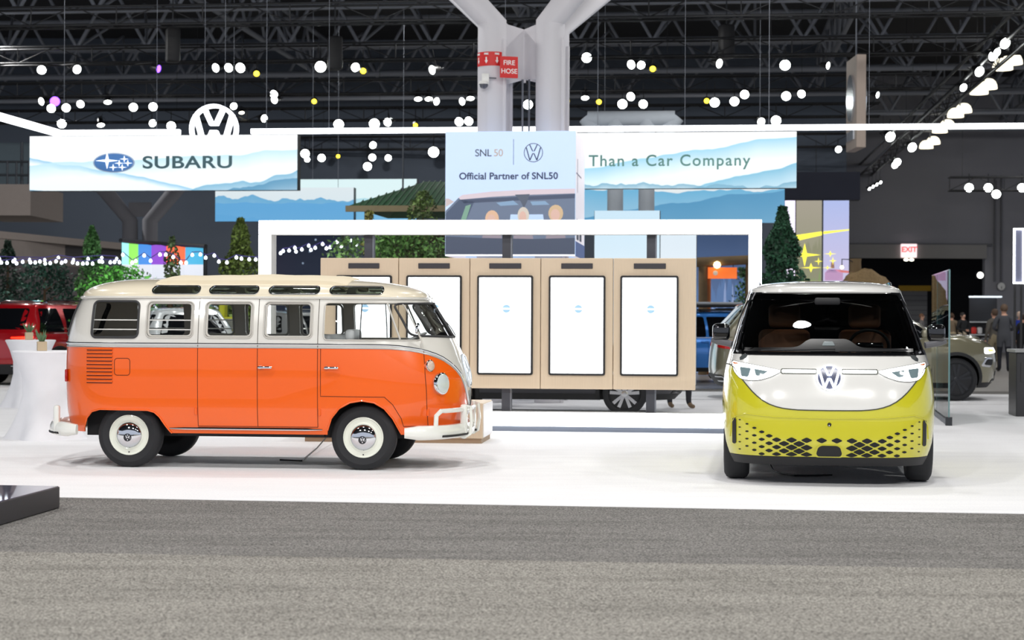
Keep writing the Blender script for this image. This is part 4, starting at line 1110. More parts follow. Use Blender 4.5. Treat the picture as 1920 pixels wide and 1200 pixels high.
# glass screen standing beside the yellow van
ga = G(1747, 773); gb = G(1779, 798); gd = (gb - ga).normalized(); gl_len = (gb - ga).length
gp = thing('glass_screen', 'tall clear glass screen standing right of the yellow van', 'glass panel', tuple(ga), math.atan2(gd.y, gd.x))
GL = glass('clear_sheet_glass', (.80, .88, .87), .8, 1.3)
EDGEG = mat('glass_edge_green', (96, 130, 132), .15, coat=1.0)
MB().box((gl_len / 2, 0, 1.15), (gl_len, .02, 2.16)).build('pane', GL, gp, smooth=0)
MB().box((gl_len + .006, 0, 1.15), (.014, .024, 2.16)).build('pane_edge', EDGEG, gp, smooth=0)
MB().box((gl_len / 2, 0, 2.235), (gl_len, .022, .02)).build('pane_edge', EDGEG, gp, smooth=0)
MB().box((gl_len * .35, 0, 1.15), (.012, .024, 2.16)).build('pane_joint', EDGEG, gp, smooth=0)
MB().box((gl_len / 2, 0, .04), (gl_len, .06, .08)).build('base_channel', STEELG, gp, smooth=0)
MB().box((gl_len - .02, 0, .06), (.10, .09, .12)).build('end_shoe', DARKM, gp, smooth=0)

# black counter at the right edge
g = G(1905, 781)
ct_ = thing('black_counter', 'black cabinet counter cut by the right edge of the picture', 'counter', (g.x, g.y, 0), -GRID)
MB().rbox((.45, .35, .50), (.9, .7, 1.0), .01, 1).build('cabinet', mat('counter_black', (44, 43, 46), .35), ct_)
MB().rbox((.45, .35, 1.03), (.96, .76, .05), .01, 1).build('counter_top', mat('counter_top_grey', (150, 150, 150), .3), ct_)
MB().box((.47, -.008, .70), (.80, .02, .30)).build('drawer', mat('counter_black', (44, 43, 46), .35), ct_, smooth=0)
# illuminated slim frame sign on a post at the right edge
g = P(1909, 480, 34.0)
sg_ = thing('frame_sign', 'slim upright sign with a glowing white outline at the right edge', 'sign', (g.x, g.y, 0), -GRID)
hh = .52
for c, d in (((-.075, 0, g.z), (.035, .05, 1.04)), ((.10, 0, g.z), (.035, .05, 1.04)), ((.0125, 0, g.z + .52), (.21, .05, .035)), ((.0125, 0, g.z - .52), (.21, .05, .035))):
    MB().box(c, d).build('glow_bar', LED, sg_, smooth=0)
MB().box((.0125, .03, g.z), (.17, .02, 1.0)).build('sign_face', mat('sign_face_grey', (90, 92, 110), .4), sg_, smooth=0)
for dx in (-.05, .07): MB().box((dx, .05, (g.z - .5) / 2), (.04, .04, g.z - .5)).build('post', BLACKP, sg_, smooth=0)

# ------------------------------------------------------------------ clustered column, wrap-around box sign, signs on the column
COLM = mat('column_grey_white', (214, 212, 216), .7, var=.04, scale=.8)
O_C = P(960, 600, 31.6); O_C.z = 0
def colm_pts(pxl, pxr, depth):
    o = P(960, 600, depth); o.z = 0; return online(o, pxl), online(o, pxr)
cl, cr = colm_pts(920.5, 1029.5, 31.6); sep = (cr - cl).length
cl2, cr2 = cl + V * sep, cr + V * sep; cc = (cl + cr2) / 2
colm = thing('clustered_column', 'white four-shaft structural column with spreading branches in the centre', 'column', (cc.x, cc.y, 0), -GRID)
hs = sep / 2; rc = .262
ztop = P(920, 42, 31.6).z
for i, (sx, sy) in enumerate(((-1, -1), (1, -1), (1, 1), (-1, 1))):
    b = Vector((sx * hs, sy * hs, 0))
    path = [b + Vector((0, 0, .004)), b + Vector((0, 0, ztop)), b + Vector((sx * 1.3, sy * 1.0, ztop + 1.35)), b + Vector((sx * 3.4, sy * 2.6, ztop + 3.5))]
    MB().tube(path, rc, 28).build('column_shaft', COLM, colm)
    MB().tube([b + Vector((sx * .0 + .24, -.12, .004)), b + Vector((.24, -.12, ztop - .3))], .035, 8).build('service_pipe', COLM, colm)
    zt, zb_ = ztop + .05, P(953, 148, 31.6).z
    d = Vector((sx, sy, 0)).normalized(); n_ = Vector((-d.y, d.x, 0)) * .02; L_ = hs * 1.414 - .01
    fnp = lambda u, v, t: d * u + ZUP * v + n_ * t * 50 * .02
    MB().prism([(0.0, zb_ + .06), (L_, zb_ - .0), (L_, zt), (0, zt - .10)], fnp, -1, 1).build('gusset_plate', COLM, colm, smooth=0)
MB().cyl((.0, 0, zb_ - .0), (.0, 0, zt - .1), .035, n=10).build('centre_rod', COLM, colm)
for dx in (-.02, .10): MB().cyl((dx, -.05, 4.6), (dx, -.05, zb_ + .05), .018, n=8).build('drain_pipe', STEELG, colm)
RED = mat('sign_red', (214, 36, 34), .5); WH = mat('sign_white', (250, 250, 248), .5)
# FIRE HOSE plate on the left gusset
p0 = P(937, 125, 31.6); p1 = P(971, 125, 31.9); c = (p0 + p1) / 2; dxy = Vector((p1.x - p0.x, p1.y - p0.y, 0)).normalized()
dxy = Vector((math.cos(R(16)), math.sin(R(16)), 0)); nrm = Vector((dxy.y, -dxy.x, 0))
c = P(954.5, 126, 31.24)
fs = thing('fire_hose_sign', 'red FIRE HOSE sign plate on the column', 'sign', tuple(c), 0)
Mx = frame_M((0, 0, 0), dxy, (0, 0, 1))
MB().prism(rrect(-.165, .165, -.19, .19, .01), lambda u, v, d: Mx @ Vector((u, v, d)), -.012, 0).build('plate', RED, fs, smooth=0)
text(fs, 'FIRE', .12, Mx @ Matrix.Translation((0, .075, .005)), WH, bold=.0008)
text(fs, 'HOSE', .12, Mx @ Matrix.Translation((0, -.075, .005)), WH, bold=.0008)
# wrapped red decal with arrows on the left shaft
c2 = P(912, 113, 31.6); c2 = Vector((cl.x, cl.y, c2.z))
fd = thing('fire_decal', 'red wrap-around FIRE decal with white arrows on the left shaft', 'sign', tuple(c2), 0)
rr_ = rc + .004
rows = [[(rr_ * math.sin(R(a)), -rr_ * math.cos(R(a)), z) for a in range(-78, 46, 6)] for z in (-.125, .125)]
MB().grid(rows).build('decal_sheet', RED, fd)
for a in (-62, -22, 20):
    fnw = lambda u, v, d, a=a: Vector(((rr_ + .003 + d) * math.sin(R(a) + u / rr_), -(rr_ + .003 + d) * math.cos(R(a) + u / rr_), v))
    MB().prism([(-.012, .03), (.012, .03), (.012, -.03), (.032, -.03), (0, -.085), (-.032, -.03), (-.012, -.03)], fnw, 0, .002).build('arrow', WH, fd, smooth=0)
    q = fnw(0, .085, .0); Mt = frame_M(q, (math.cos(R(a)), math.sin(R(a)), 0), (0, 0, 1)); text(fd, 'FIRE', .045, Mt, WH, bold=.002)
# security camera on the left shaft
c3 = P(907, 158, 31.25)
sc_ = thing('security_camera', 'white dome security camera mounted on the left shaft', 'camera', tuple(c3), 0)
MB().rbox((.03, .02, .09), (.13, .12, .20), .015, 2).build('camera_housing', WHITEP, sc_)
MB().lathe([(.095, 0), (.095, .03), (.085, .045), (0, .045)], 24).build('dome_ring', WHITEP, sc_)
MB().lathe([(.0, -.085), (.04, -.075), (.07, -.05), (.085, 0)], 24).build('dome_glass', mat('smoked_dome', (70, 72, 84), .1, coat=1), sc_)
MB().cyl((.09, .05, .12), (.22, .08, .12), .012, n=8).build('bracket', STEELG, sc_)

# wrap box
dB = 30.75
O_B = P(960, 600, dB); O_B.z = 0
ba = online(O_B, 834); bb = online(O_B, 1078); bw = (bb - ba).length; bcn = (ba + bb) / 2
zb1 = P(956, 246, bcn.y).z; zb0 = P(956, 480, bcn.y).z
bx = thing('box_sign', 'pale blue box sign reading Official Partner of SNL50 around the column', 'sign', (bcn.x, bcn.y, 0), -GRID)
bh = zb1 - zb0
FACE = emit('box_sign_face', (200, 222, 250), .30, var=.05)
MB().box((0, .03, (zb0 + zb1) / 2), (bw, .06, bh)).build('front_face', FACE, bx, smooth=0)
SIDEF = emit('box_sign_side', (232, 224, 230), .35)
MB().box((bw / 2 - .03, bw / 2, (zb0 + zb1) / 2), (.06, bw - .12, bh)).build('side_face', SIDEF, bx, smooth=0)
MB().box((-bw / 2 + .03, bw / 2, (zb0 + zb1) / 2), (.06, bw - .12, bh)).build('side_face', SIDEF, bx, smooth=0)
MB().box((0, bw - .03, (zb0 + zb1) / 2), (bw, .06, bh)).build('back_face', FACE, bx, smooth=0)
sB = FPX / bcn.y
def bp_(px, py): return ((px - 956) / sB, zb1 - (py - 246) / sB)
def pr(pts, nm, rgb, d, e=.30):
    return MB().prism([bp_(*q) for q in pts], lambda u, v, t: Vector((u, -t, v)), 0, d).build(nm, emit('print_%d_%d_%d' % rgb, rgb, e), bx, smooth=0)
pr([(834, 479), (834, 395), (860, 369), (920, 362), (1000, 358), (1078, 357), (1078, 479)], 'printed_windscreen', (104, 118, 142), .002, .28)
pr([(858, 370), (866, 365), (920, 359), (1000, 355), (1078, 354), (1078, 363), (1000, 365), (920, 369), (862, 374)], 'printed_van_roof', (206, 192, 200), .004, .35)
pr([(834, 372), (840, 372), (850, 378), (834, 388)], 'printed_hill', (198, 184, 184), .003)
pr([(862, 374), (1078, 364), (1078, 372), (970, 376), (868, 381)], 'printed_header', (70, 82, 108), .004, .22)
pr([(834, 400), (860, 374), (888, 378), (872, 415), (834, 420)], 'printed_pillar', (74, 88, 114), .004, .22)
pr([(872, 386), (882, 383), (872, 415), (862, 415)], 'printed_green', (120, 160, 140), .005)
pr([(930, 380), (962, 376), (972, 384), (938, 386)], 'printed_sunroof', (130, 160, 190), .005)
pr([(994, 378), (1022, 377), (1030, 384), (998, 385)], 'printed_sunroof', (130, 160, 190), .005)
pr([(965, 365), (993, 364), (988, 378), (982, 390), (976, 378)], 'printed_mirror', (84, 94, 112), .006, .22)
pr([(957, 402), (1018, 402), (1022, 430), (954, 430)], 'printed_rear_window', (182, 206, 234), .005, .35)
for (hx, hy, hair, w_) in ((922, 410, (216, 178, 148), 13), (981, 404, (206, 196, 184), 11), (1042, 400, (204, 176, 140), 14)):
    pr([(hx + w_ * math.cos(R(a)), hy + 16 * math.sin(R(a))) for a in range(0, 360, 24)], 'printed_hair', hair, .007)
    pr([(hx - 1 + w_ * .62 * math.cos(R(a)), hy + 3 + 11 * math.sin(R(a))) for a in range(0, 360, 24)], 'printed_face', (214, 178, 164), .009)
    pr([(hx - 22, 470), (hx - 16, 428), (hx + 16, 428), (hx + 22, 470)], 'printed_torso', (150, 140, 152), .006, .25)
pr([(834, 478), (834, 443), (900, 446), (1000, 448), (1078, 446), (1078, 478)], 'printed_dashboard', (72, 82, 104), .010, .2)
pr([(834, 480), (834, 477), (1078, 477), (1078, 480)], 'bottom_border', (240, 240, 246), .012, .6)
NAVY = mat('print_navy', (58, 72, 112), .5); GOLD = mat('print_pale_gold', (222, 200, 172), .5); CHAR = mat('print_charcoal', (74, 84, 100), .5)
def bt(s_, px, py, size_px, m, **kw):
    u, v = bp_(px, py); return text(bx, s_, size_px / sB, Matrix.Translation((u, -.006, v)) @ Matrix.Rotation(R(90), 4, 'X'), m, depth=.003, **kw)
bt('Official Partner of SNL50', 952.5, 330.5, 17.8, NAVY, bold=.003, spacing=1.02)
bt('SNL', 905, 287, 19, CHAR, spacing=.95); bt('50', 933.5, 287, 19, GOLD, spacing=.95)
pr([(961.4, 261), (962.8, 261), (962.8, 309), (961.4, 309)], 'divider_line', (130, 148, 180), .004)
u, v = bp_(999.5, 286.5); lg = MB(); vw_logo(lg, lambda a, b, d: Vector((u + a, -.004 - d, v + b)), 17.8 / sB, .10, 0, .004, .06); lg.build('printed_emblem', NAVY, bx)
# side print: cross lines and a blue foot block
MB().box((bw / 2 + .004, .45, zb1 - .75), (.006, .03, .6)).build('side_print_line', mat('print_grey', (150, 152, 168), .6), bx, smooth=0)
MB().box((bw / 2 + .004, .75, zb1 - .72), (.006, 1.2, .02)).build('side_print_line', mat('print_grey', (150, 152, 168), .6), bx, smooth=0)
MB().box((bw / 2 + .004, bw / 2, zb0 + .13), (.008, bw - .1, .26)).build('side_print_block', mat('print_blue', (110, 132, 190), .6), bx, smooth=0)
for yy_ in (.5, 1.2): MB().box((bw / 2 + .004, yy_, zb0 + .48), (.006, .45, .36)).build('side_print_car', mat('print_slate', (96, 100, 116), .6), bx, smooth=0)
# halo of light round the stand and its round emblem
HZ = 33.4
O_H = P(960, 243, HZ); zh = O_H.z; O_H.z = 0
ha = online(O_H, 106); hb = online(O_H, 336); hc_ = online(O_H, 470); hd = online(O_H, 2080)
halo = thing('halo_light', 'long thin glowing white light ring hung high around the stand', 'light', (ha.x, ha.y, zh), -GRID)
for (a, b, nm) in ((ha, hb, 'light_bar'), (hc_, hd, 'light_bar')):
    la = local(ha, a); lb_ = local(ha, b)
    MB().box(((la.x + lb_.x) / 2, 0, 0), (lb_.x - la.x, .12, .095)).build(nm, LED, halo, smooth=0)
MB().box((0, -7, 0), (.12, 14.1, .12)).build('light_bar', LED, halo, smooth=0)
for k in range(0, 6): MB().cyl((2 + k * 3.4, 0, .05), (2 + k * 3.4, 0, 4.0), .004, n=6).build('hanging_wire', STEELG, halo)
hl = online(O_H, 404); lgp = P(404, 244, hl.y)
emb = thing('round_emblem', 'large glowing round emblem hung in the gap of the halo light', 'emblem', (hl.x, hl.y - .15, lgp.z), -GRID)
lg = MB(); rs_ = 46 / (FPX / hl.y); vw_logo(lg, lambda u, v, d: Vector((u, -d, v)), rs_, .17, 0, .12, .14); lg.build('emblem_letters', LED, emb, smooth=0)
for dx in (-.2, .2): MB().cyl((dx, .0, rs_ * .9), (dx, 0, 4.2), .004, n=6).build('hanging_wire', STEELG, emb)

# ------------------------------------------------------------------ neighbouring stand: hanging screens, pavilion, trees, banners
def screen_mat(name, top, bottom, layers, strength):
    """landscape picture shown by a screen: sky and misty ridges. layer = (base, amp, freq, seed, slope, colour, fog)"""
    m = bpy.data.materials.new(name); m.use_nodes = True; nt = m.node_tree; b = nt.nodes['Principled BSDF']
    tc = nd(nt, 'ShaderNodeTexCoord'); sx = nd(nt, 'ShaderNodeSeparateXYZ'); nt.links.new(tc.outputs['Generated'], sx.inputs[0])
    X, Z = sx.outputs[0], sx.outputs[2]
    def ma(op, a, c=None, clamp=False):
        n = nd(nt, 'ShaderNodeMath', operation=op, use_clamp=clamp)
        for i, v_ in enumerate((a, c)):
            if v_ is None: continue
            if isinstance(v_, (int, float)): n.inputs[i].default_value = v_
            else: nt.links.new(v_, n.inputs[i])
        return n.outputs[0]
    def mixc(f, a, c):
        n = nd(nt, 'ShaderNodeMix', data_type='RGBA')
        nt.links.new(f, n.inputs[0])
        for i, v_ in ((6, a), (7, c)):
            if isinstance(v_, tuple): n.inputs[i].default_value = srgb(v_) + (1,)
            else: nt.links.new(v_, n.inputs[i])
        return n.outputs[2]
    cur = mixc(Z, bottom, top)
    for (base, amp, freq, seed, slope, colr, fog) in layers:
        nz = nd(nt, 'ShaderNodeTexNoise', noise_dimensions='1D', i_Scale=1.0, i_Detail=3.0)
        nt.links.new(ma('ADD', ma('MULTIPLY', X, freq), seed), nz.inputs['W'])
        h = ma('ADD', ma('ADD', ma('MULTIPLY', ma('SUBTRACT', nz.outputs[0], .5), 2 * amp), base), ma('MULTIPLY', X, slope))
        d = ma('SUBTRACT', h, Z)
        mask = ma('MULTIPLY', d, 60.0, True)
        fade = ma('SUBTRACT', 1.0, ma('MULTIPLY', d, fog), True)
        cur = mixc(ma('MULTIPLY', mask, fade), cur, colr)
    nt.links.new(cur, b.inputs['Emission Color']); b.inputs['Base Color'].default_value = (.04, .04, .045, 1)
    b.inputs['Emission Strength'].default_value = strength; b.inputs['Roughness'].default_value = .5
    return m
def led_wall(name, label, pxl, pxr, pyt, pyb, depth, m, cat='screen', thick=.25, z0=None, rim=True):
    o = P(960, 600, depth); o.z = 0; a = online(o, pxl); b = online(o, pxr); c = (a + b) / 2; w = (b - a).length
    zt = P((pxl + pxr) / 2, pyt, c.y).z; zb = P((pxl + pxr) / 2, pyb, c.y).z if z0 is None else z0
    r = thing(name, label, cat, (c.x, c.y, zb), -GRID)
    MB().box((0, 0, (zt - zb) / 2), (w, .03, zt - zb)).build('display', m, r, smooth=0)
    MB().box((0, thick / 2 + .02, (zt - zb) / 2), (w + .02, thick, zt - zb)).build('cabinet', BLACKP, r, smooth=0)
    if name == 'hanging_screen':
        for fx_ in (-.38, .38): MB().cyl((w * fx_, thick * .6, zt - zb), (w * fx_, thick * .6, 12.5 - zb), .006, n=6).build('hanging_wire', STEELG, r)
    def loc(px, py, d=-.02):
        s = FPX / c.y; q = online(o, px); return Vector(((q - c).dot(U), d, P(px, py, q.y).z - zb))
    return r, w, zt - zb, loc
TEAL = mat('sign_letter_slate', (66, 100, 108), .5)
mL = screen_mat('misty_ridges_a', (250, 253, 255), (236, 249, 253),
    [(.62, .10, 4.0, 3.1, -.9, (120, 190, 226), 9), (.46, .14, 3.0, 1.2, .28, (190, 228, 240), 3.5), (-.42, .16, 5.0, 8.3, .75, (120, 180, 210), 2.2), (-.75, .12, 7.0, 4.3, 1.0, (80, 146, 182), 1.5), (.03, .05, 9.0, 2.3, -.35, (70, 130, 160), 1.0)], .80)
w1, ww, wh, loc = led_wall('hanging_screen', 'wide hanging screen reading SUBARU over pale misty mountains', 55, 556, 254, 357, 37.0, mL)
OVAL = mat('logo_blue', (84, 138, 206), .4); SILV = mat('logo_silver', (176, 196, 222), .4)
c = loc(213.5, 305.5); s = FPX / 37.0
fnl = lambda u, v, d: c + Vector((u, -d, v))
MB().prism(circle(0, 0, 41 / s, 40, 19 / s), fnl, 0, .02).build('logo_rim', SILV, w1, smooth=0)
MB().prism(circle(0, 0, 38.5 / s, 40, 17 / s), fnl, .0, .03).build('logo_oval', OVAL, w1, smooth=0)
def star(cx, cy, rx, ry):
    pts = []
    for k in range(8):
        a = R(45 * k); f = 1 if k % 2 == 0 else .2; pts.append((cx / s + rx / s * f * math.cos(a), cy / s + ry / s * f * math.sin(a)))
    MB().prism(pts, fnl, .03, .036).build('logo_star', emit('logo_star_white', (250, 253, 255), .9), w1, smooth=0)
star(-13, 4, 23, 16)
for q in ((21, 7), (11, -1), (28, -1), (-1, -9), (17, -9)): star(q[0], q[1], 9.5, 6.5)
text(w1, 'SUBARU', 33 / s, Matrix.Translation(loc(351, 305.5, -.02)) @ Matrix.Rotation(R(90), 4, 'X'), TEAL, depth=.01, bold=.007, spacing=1.06, sx=1.40)
mR = screen_mat('misty_ridges_b', (252, 255, 255), (232, 249, 253),
    [(.35, .10, 3.0, 5.2, .58, (150, 208, 232), 2.6), (-.52, .10, 4.0, 1.9, .98, (120, 186, 214), 1.6), (.10, .14, 6.0, 7.7, -.06, (112, 168, 194), 4.5)], .80)
w2, ww, wh, loc = led_wall('hanging_screen', 'wide hanging screen reading Than a Car Company over misty mountains', 1068, 1492, 248, 353, 36.0, mR)
s = FPX / 36.0
text(w2, 'Than a Car Company', 29.6 / s, Matrix.Translation(loc(1253, 302, -.02)) @ Matrix.Rotation(R(90), 4, 'X'), mat('sign_letter_green', (98, 148, 140), .5), depth=.01, bold=.004, spacing=1.16)
mS = screen_mat('blue_ridges_a', (236, 248, 253), (226, 244, 252),
    [(.72, .26, 4.0, 6.6, -.10, (108, 182, 226), .35), (.25, .16, 6.0, 2.2, -.5, (84, 160, 212), .3), (.55, .12, 3.0, 9.0, .0, (98, 176, 230), .2)], .62)
led_wall('hanging_screen', 'blue mountain screen stepping behind the left hanging screen', 403, 662, 352, 415, 44.0, mS)
led_wall('hanging_screen', 'small misty screen beside the green pavilion roof', 556, 780, 336, 415, 45.2, screen_mat('misty_ridges_c', (226, 250, 252), (232, 250, 253), [(.55, .10, 5, 3.3, 0, (176, 226, 238), 3), (.30, .16, 5, 8.1, .05, (104, 180, 226), .3)], .68))
led_wall('hanging_screen', 'blue mountain screen below the right hanging screen', 1086, 1470, 352, 418, 43.0, screen_mat('blue_ridges_b', (245, 252, 254), (232, 248, 252),
    [(.95, .20, 4.0, 3.7, -.05, (112, 190, 230), .35), (.20, .16, 3.0, 5.5, .75, (86, 160, 204), .35)], .62))
led_wall('upright_screen', 'bright pale screen cube behind the top bar of the light frame', 1114, 1236, 395, 486, 38.2, screen_mat('pale_screen', (206, 234, 250), (248, 253, 255), [(.50, .06, 4, 1.1, 0, (214, 238, 248), 5), (.18, .08, 3, 4.1, .2, (176, 222, 236), 4)], .70), z0=0.0, thick=.35)
led_wall('upright_screen', 'narrow pale screen left of the log gate', 1232, 1305, 440, 520, 40.6, screen_mat('pale_screen_b', (226, 240, 250), (250, 253, 255), [(.3, .05, 4, 2.1, 0, (236, 246, 250), 4)], .70), z0=0.0, thick=.6)
# far column between the right screens
COLF = mat('far_column_grey', (196, 204, 212), .7)
o = P(960, 600, 39.6); o.z = 0; a = online(o, 1152.5); b = online(o, 1211); fcx = (a + b) / 2; s = FPX / 39.2
fcol = thing('far_column', 'grey twin-shaft column with wide head behind the right screens', 'column', tuple(fcx), -GRID)
ztp = P(1178, 207, 39.2).z
for q in (a, b): lq = local(fcx, q); MB().cyl((lq.x, 0, .004), (lq.x, 0, ztp - .2), 15 / s, n=20).build('column_shaft', COLF, fcol)
hw = 97 / s
MB().tube([(-hw + .18, 0, ztp - .17), (hw - .18, 0, ztp - .17)], .17, 14).build('head_beam', COLF, fcol)
for sgn in (-1, 1):
    MB().tube([(sgn * (hw - .12), 0, ztp - .14), (sgn * .40, 0, ztp - .95)], .16, 12).build('head_strut', COLF, fcol)
MB().beam((-hw + .55, .05, ztp - .45), (hw - .55, .05, ztp - .45), .10, .12).build('head_tie', mat('far_column_dark', (84, 88, 98), .8), fcol, smooth=0)
# far column at the left
o = P(960, 600, 60.0); o.z = 0; a = online(o, 243); b = online(o, 281); fcx = (a + b) / 2
f2 = thing('far_column', 'dim grey branching column behind the SUBARU screen', 'column', tuple(fcx), -GRID)
DIMC = mat('dim_column_grey', (112, 112, 118), .8)
for sgn in (-1, 1):
    x = sgn * .36; MB().tube([(x, 0, .004), (x, 0, 4.8), (x + sgn * 1.2, 0, 6.2)], .27, 16).build('column_shaft', DIMC, f2)
MB().box((0, 0, 5.2), (.8, .06, .5)).build('gusset_plate', DIMC, f2, smooth=0)

# mezzanine with railing and stair beams at the far left
MEZ = mat('mezzanine_grey_brown', (150, 140, 134), .85, var=.06)
mz = thing('mezzanine', 'grey concrete balcony with steel railing at the far left', 'balcony', tuple(P(-20, 600, 55)), 0); mz.location.z = 0
lo = lambda px, py, d=55: Vector((P(px, py, d).x - mz.location.x, d - mz.location.y, P(px, py, d).z))
a = lo(-60, 345); b = lo(57, 404); MB().box(((a.x + b.x) / 2, 2.0, (a.z + b.z) / 2), (b.x - a.x, 4, a.z - b.z)).build('balcony_slab', MEZ, mz, smooth=0)
RAIL = mat('rail_steel', (70, 74, 80), .5, .5)
for py in (303, 328): q0 = lo(-60, py); q1 = lo(55, py + 1); MB().cyl((q0.x, 0, q0.z), (q1.x, 0, q0.z), .035, n=8).build('rail', RAIL, mz)
for px in (-20, 14, 31, 54): q0 = lo(px, 302); q1 = lo(px, 345); MB().cyl((q0.x, 0, q0.z), (q0.x, 0, q1.z), .035, n=8).build('rail_post', RAIL, mz)
q0 = lo(36, 265); q1 = lo(36, 345); MB().cyl((q0.x, .3, q0.z), (q0.x, .3, q1.z), .05, n=8).build('tall_post', RAIL, mz)
a = lo(-60, 250); b = lo(60, 345); MB().box(((a.x + b.x) / 2, 3.0, (a.z + b.z) / 2), (b.x - a.x, .1, a.z - b.z)).build('back_panel', mat('balcony_glass', (96, 112, 120), .4), mz, smooth=0)
a = lo(-60, 402); b = lo(60, 500); 
st = thing('stair_beams', 'pair of long grey sloping concrete beams at the far left', 'beams', (mz.location.x, mz.location.y, 0), 0)
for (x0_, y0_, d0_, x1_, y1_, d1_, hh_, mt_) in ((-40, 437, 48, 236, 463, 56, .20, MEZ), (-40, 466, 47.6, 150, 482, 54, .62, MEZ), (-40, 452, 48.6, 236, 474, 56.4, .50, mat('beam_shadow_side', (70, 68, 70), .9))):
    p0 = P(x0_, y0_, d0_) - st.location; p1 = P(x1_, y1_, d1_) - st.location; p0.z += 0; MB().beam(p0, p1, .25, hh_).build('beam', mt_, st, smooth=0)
LW = mat('left_low_wall', (108, 102, 102), .85)
a = P(-40, 498, 57); b = P(235, 640, 57)
mb = MB(); mb.box(((a.x + b.x) / 2, 57.2, a.z / 2), (b.x - a.x, .3, a.z + .02)); tag(mb.build('wall_left_low', LW, smooth=0), kind='structure')

# curved colour screen
def colour_screen():
    o = P(305, 525, 41.0); r = thing('curved_screen', 'curved screen of teal, green, blue, purple and orange panels behind the bus', 'screen', (o.x, o.y, 0), -GRID)
    pxs = [228, 260, 283, 312, 348, 383]; cols = [(150, 232, 236), (130, 214, 90), (56, 128, 200), (120, 62, 176), (240, 100, 60), (66, 160, 196)]
    edges_ = [228, 241, 259, 283.5, 311.5, 347, 383]
    tops = lambda px: 451 + 11 * (max(0, px - 228) / 155) ** .7 + 2
    zl = 1.55
    for i, cr_ in enumerate(cols):
        q = []
        for px in (edges_[i] + .4, edges_[i + 1] - .4):
            t = (px - 228) / 155; d = 41.0 + 1.2 * math.sin(t * math.pi)
            q.append((P(px, tops(px), d), P(px, 496, d), P(px, 560, d)))
        for (k0, k1, mm, nm) in ((0, 1, emit('panel_%d' % i, cr_, .8), 'colour_panel'), (1, 2, screen_mat('panel_photo_%d' % i, (236, 240, 250), (220, 226, 240), [(.5, .3, 6, i * 2.2, 0, [(180, 220, 230), (210, 230, 200), (120, 140, 190), (180, 150, 150), (200, 140, 110), (120, 150, 160)][i], .6)], .7), 'photo_panel')):
            vs_ = [q[0][k0], q[1][k0], q[1][k1], q[0][k1]]; vs_ += [v + Vector((0, .08, 0)) for v in vs_]
            vs_ = [local(r.location, v) for v in vs_]
            MB().add(vs_, [(0, 1, 2, 3), (7, 6, 5, 4), (0, 4, 5, 1), (1, 5, 6, 2), (2, 6, 7, 3), (3, 7, 4, 0)]).build(nm, mm, r, smooth=0)
    a = P(228, 449, 41); b = P(385, 463, 41)
    pts = [local(r.location, P(px, tops(px) - 2.5, 41.0 + 1.2 * math.sin((px - 228) / 155 * math.pi))) for px in range(226, 388, 8)]
    MB().tube(pts, .05, 8).build('top_rail', DARKM, r)
    MB().tube([local(r.location, P(385, 463, 41)), local(r.location, Vector((P(385, 600, 41).x, 41, 0)))], .05, 8).build('side_rail', DARKM, r)
colour_screen()

# starry dark panels inside the light frame
def star_mat(name, base, dots, scale):
    m = bpy.data.materials.new(name); m.use_nodes = True; nt = m.node_tree; b = nt.nodes['Principled BSDF']
    tc = nd(nt, 'ShaderNodeTexCoord'); vo = nd(nt, 'ShaderNodeTexVoronoi', i_Scale=scale); nt.links.new(tc.outputs['Object'], vo.inputs['Vector'])
    rp = nd(nt, 'ShaderNodeValToRGB'); rp.color_ramp.elements[0].position = .05; rp.color_ramp.elements[0].color = srgb(dots) + (1,)
    rp.color_ramp.elements[1].position = .15; rp.color_ramp.elements[1].color = srgb(base) + (1,)
    nt.links.new(vo.outputs['Distance'], rp.inputs[0]); nt.links.new(rp.outputs[0], b.inputs['Emission Color'])
    b.inputs['Base Color'].default_value = srgb(base) + (1,); b.inputs['Emission Strength'].default_value = .55; b.inputs['Roughness'].default_value = .3
    return m
led_wall('night_sky_screen', 'dark screen of small white stars behind the left of the light frame', 514, 640, 432, 560, 46.0, star_mat('star_field', (20, 28, 46), (190, 214, 244), 4.0), z0=0.0)
led_wall('night_sky_screen', 'dark blue glittering screen behind the log gate', 1300, 1412, 432, 600, 49.0, screen_mat('blue_waterfall', (40, 70, 112), (120, 150, 200), [(.62, .25, 9, 2.2, 0, (92, 126, 176), .8), (.45, .35, 14, 6.2, 0, (150, 170, 214), .9)], .6), z0=0.0)

# log gate with an orange sign
WOODD = mat('rough_log', (124, 104, 76), .85, var=.2, bump=.3, bscale=20)
o = P(1360, 600, 46.6); lgte = thing('log_gate', 'rough log gateway behind the right bar of the light frame', 'gate', (o.x, o.y, 0), -GRID); s = FPX / 46.6
zl = P(1360, 492, 46.6).z
MB().tube([(-55 / s, 0, zl), (58 / s, 0, zl + .08)], [.13, .12], 12).build('log_beam', WOODD, lgte)
for dx in (-42, 46): MB().tube([(dx / s, .05, .0), (dx / s, .05, zl + .05)], .12, 12).build('log_post', WOODD, lgte)
MB().tube([(-32 / s, .2, .0), (-32 / s, .2, zl - .1)], .07, 10).build('log_brace', mat('orange_brown_wood', (176, 112, 66), .8), lgte)
o = P(1354.5, 512, 46.56); osn = thing('orange_sign', 'small orange sign with white emblem and lettering hung in the log gate', 'sign', tuple(o), -GRID)
MB().rbox((0, 0, 0), (54 / s, .04, 21 / s), .004, 1).build('sign_board', emit('orange_sign_face', (244, 116, 44), .55), osn, smooth=0)
for dx in (-20, 20): MB().cyl((dx / s, 0, 10 / s), (dx / s, 0, zl - o.z), .012, n=6).build('sign_chain', RAIL, osn)
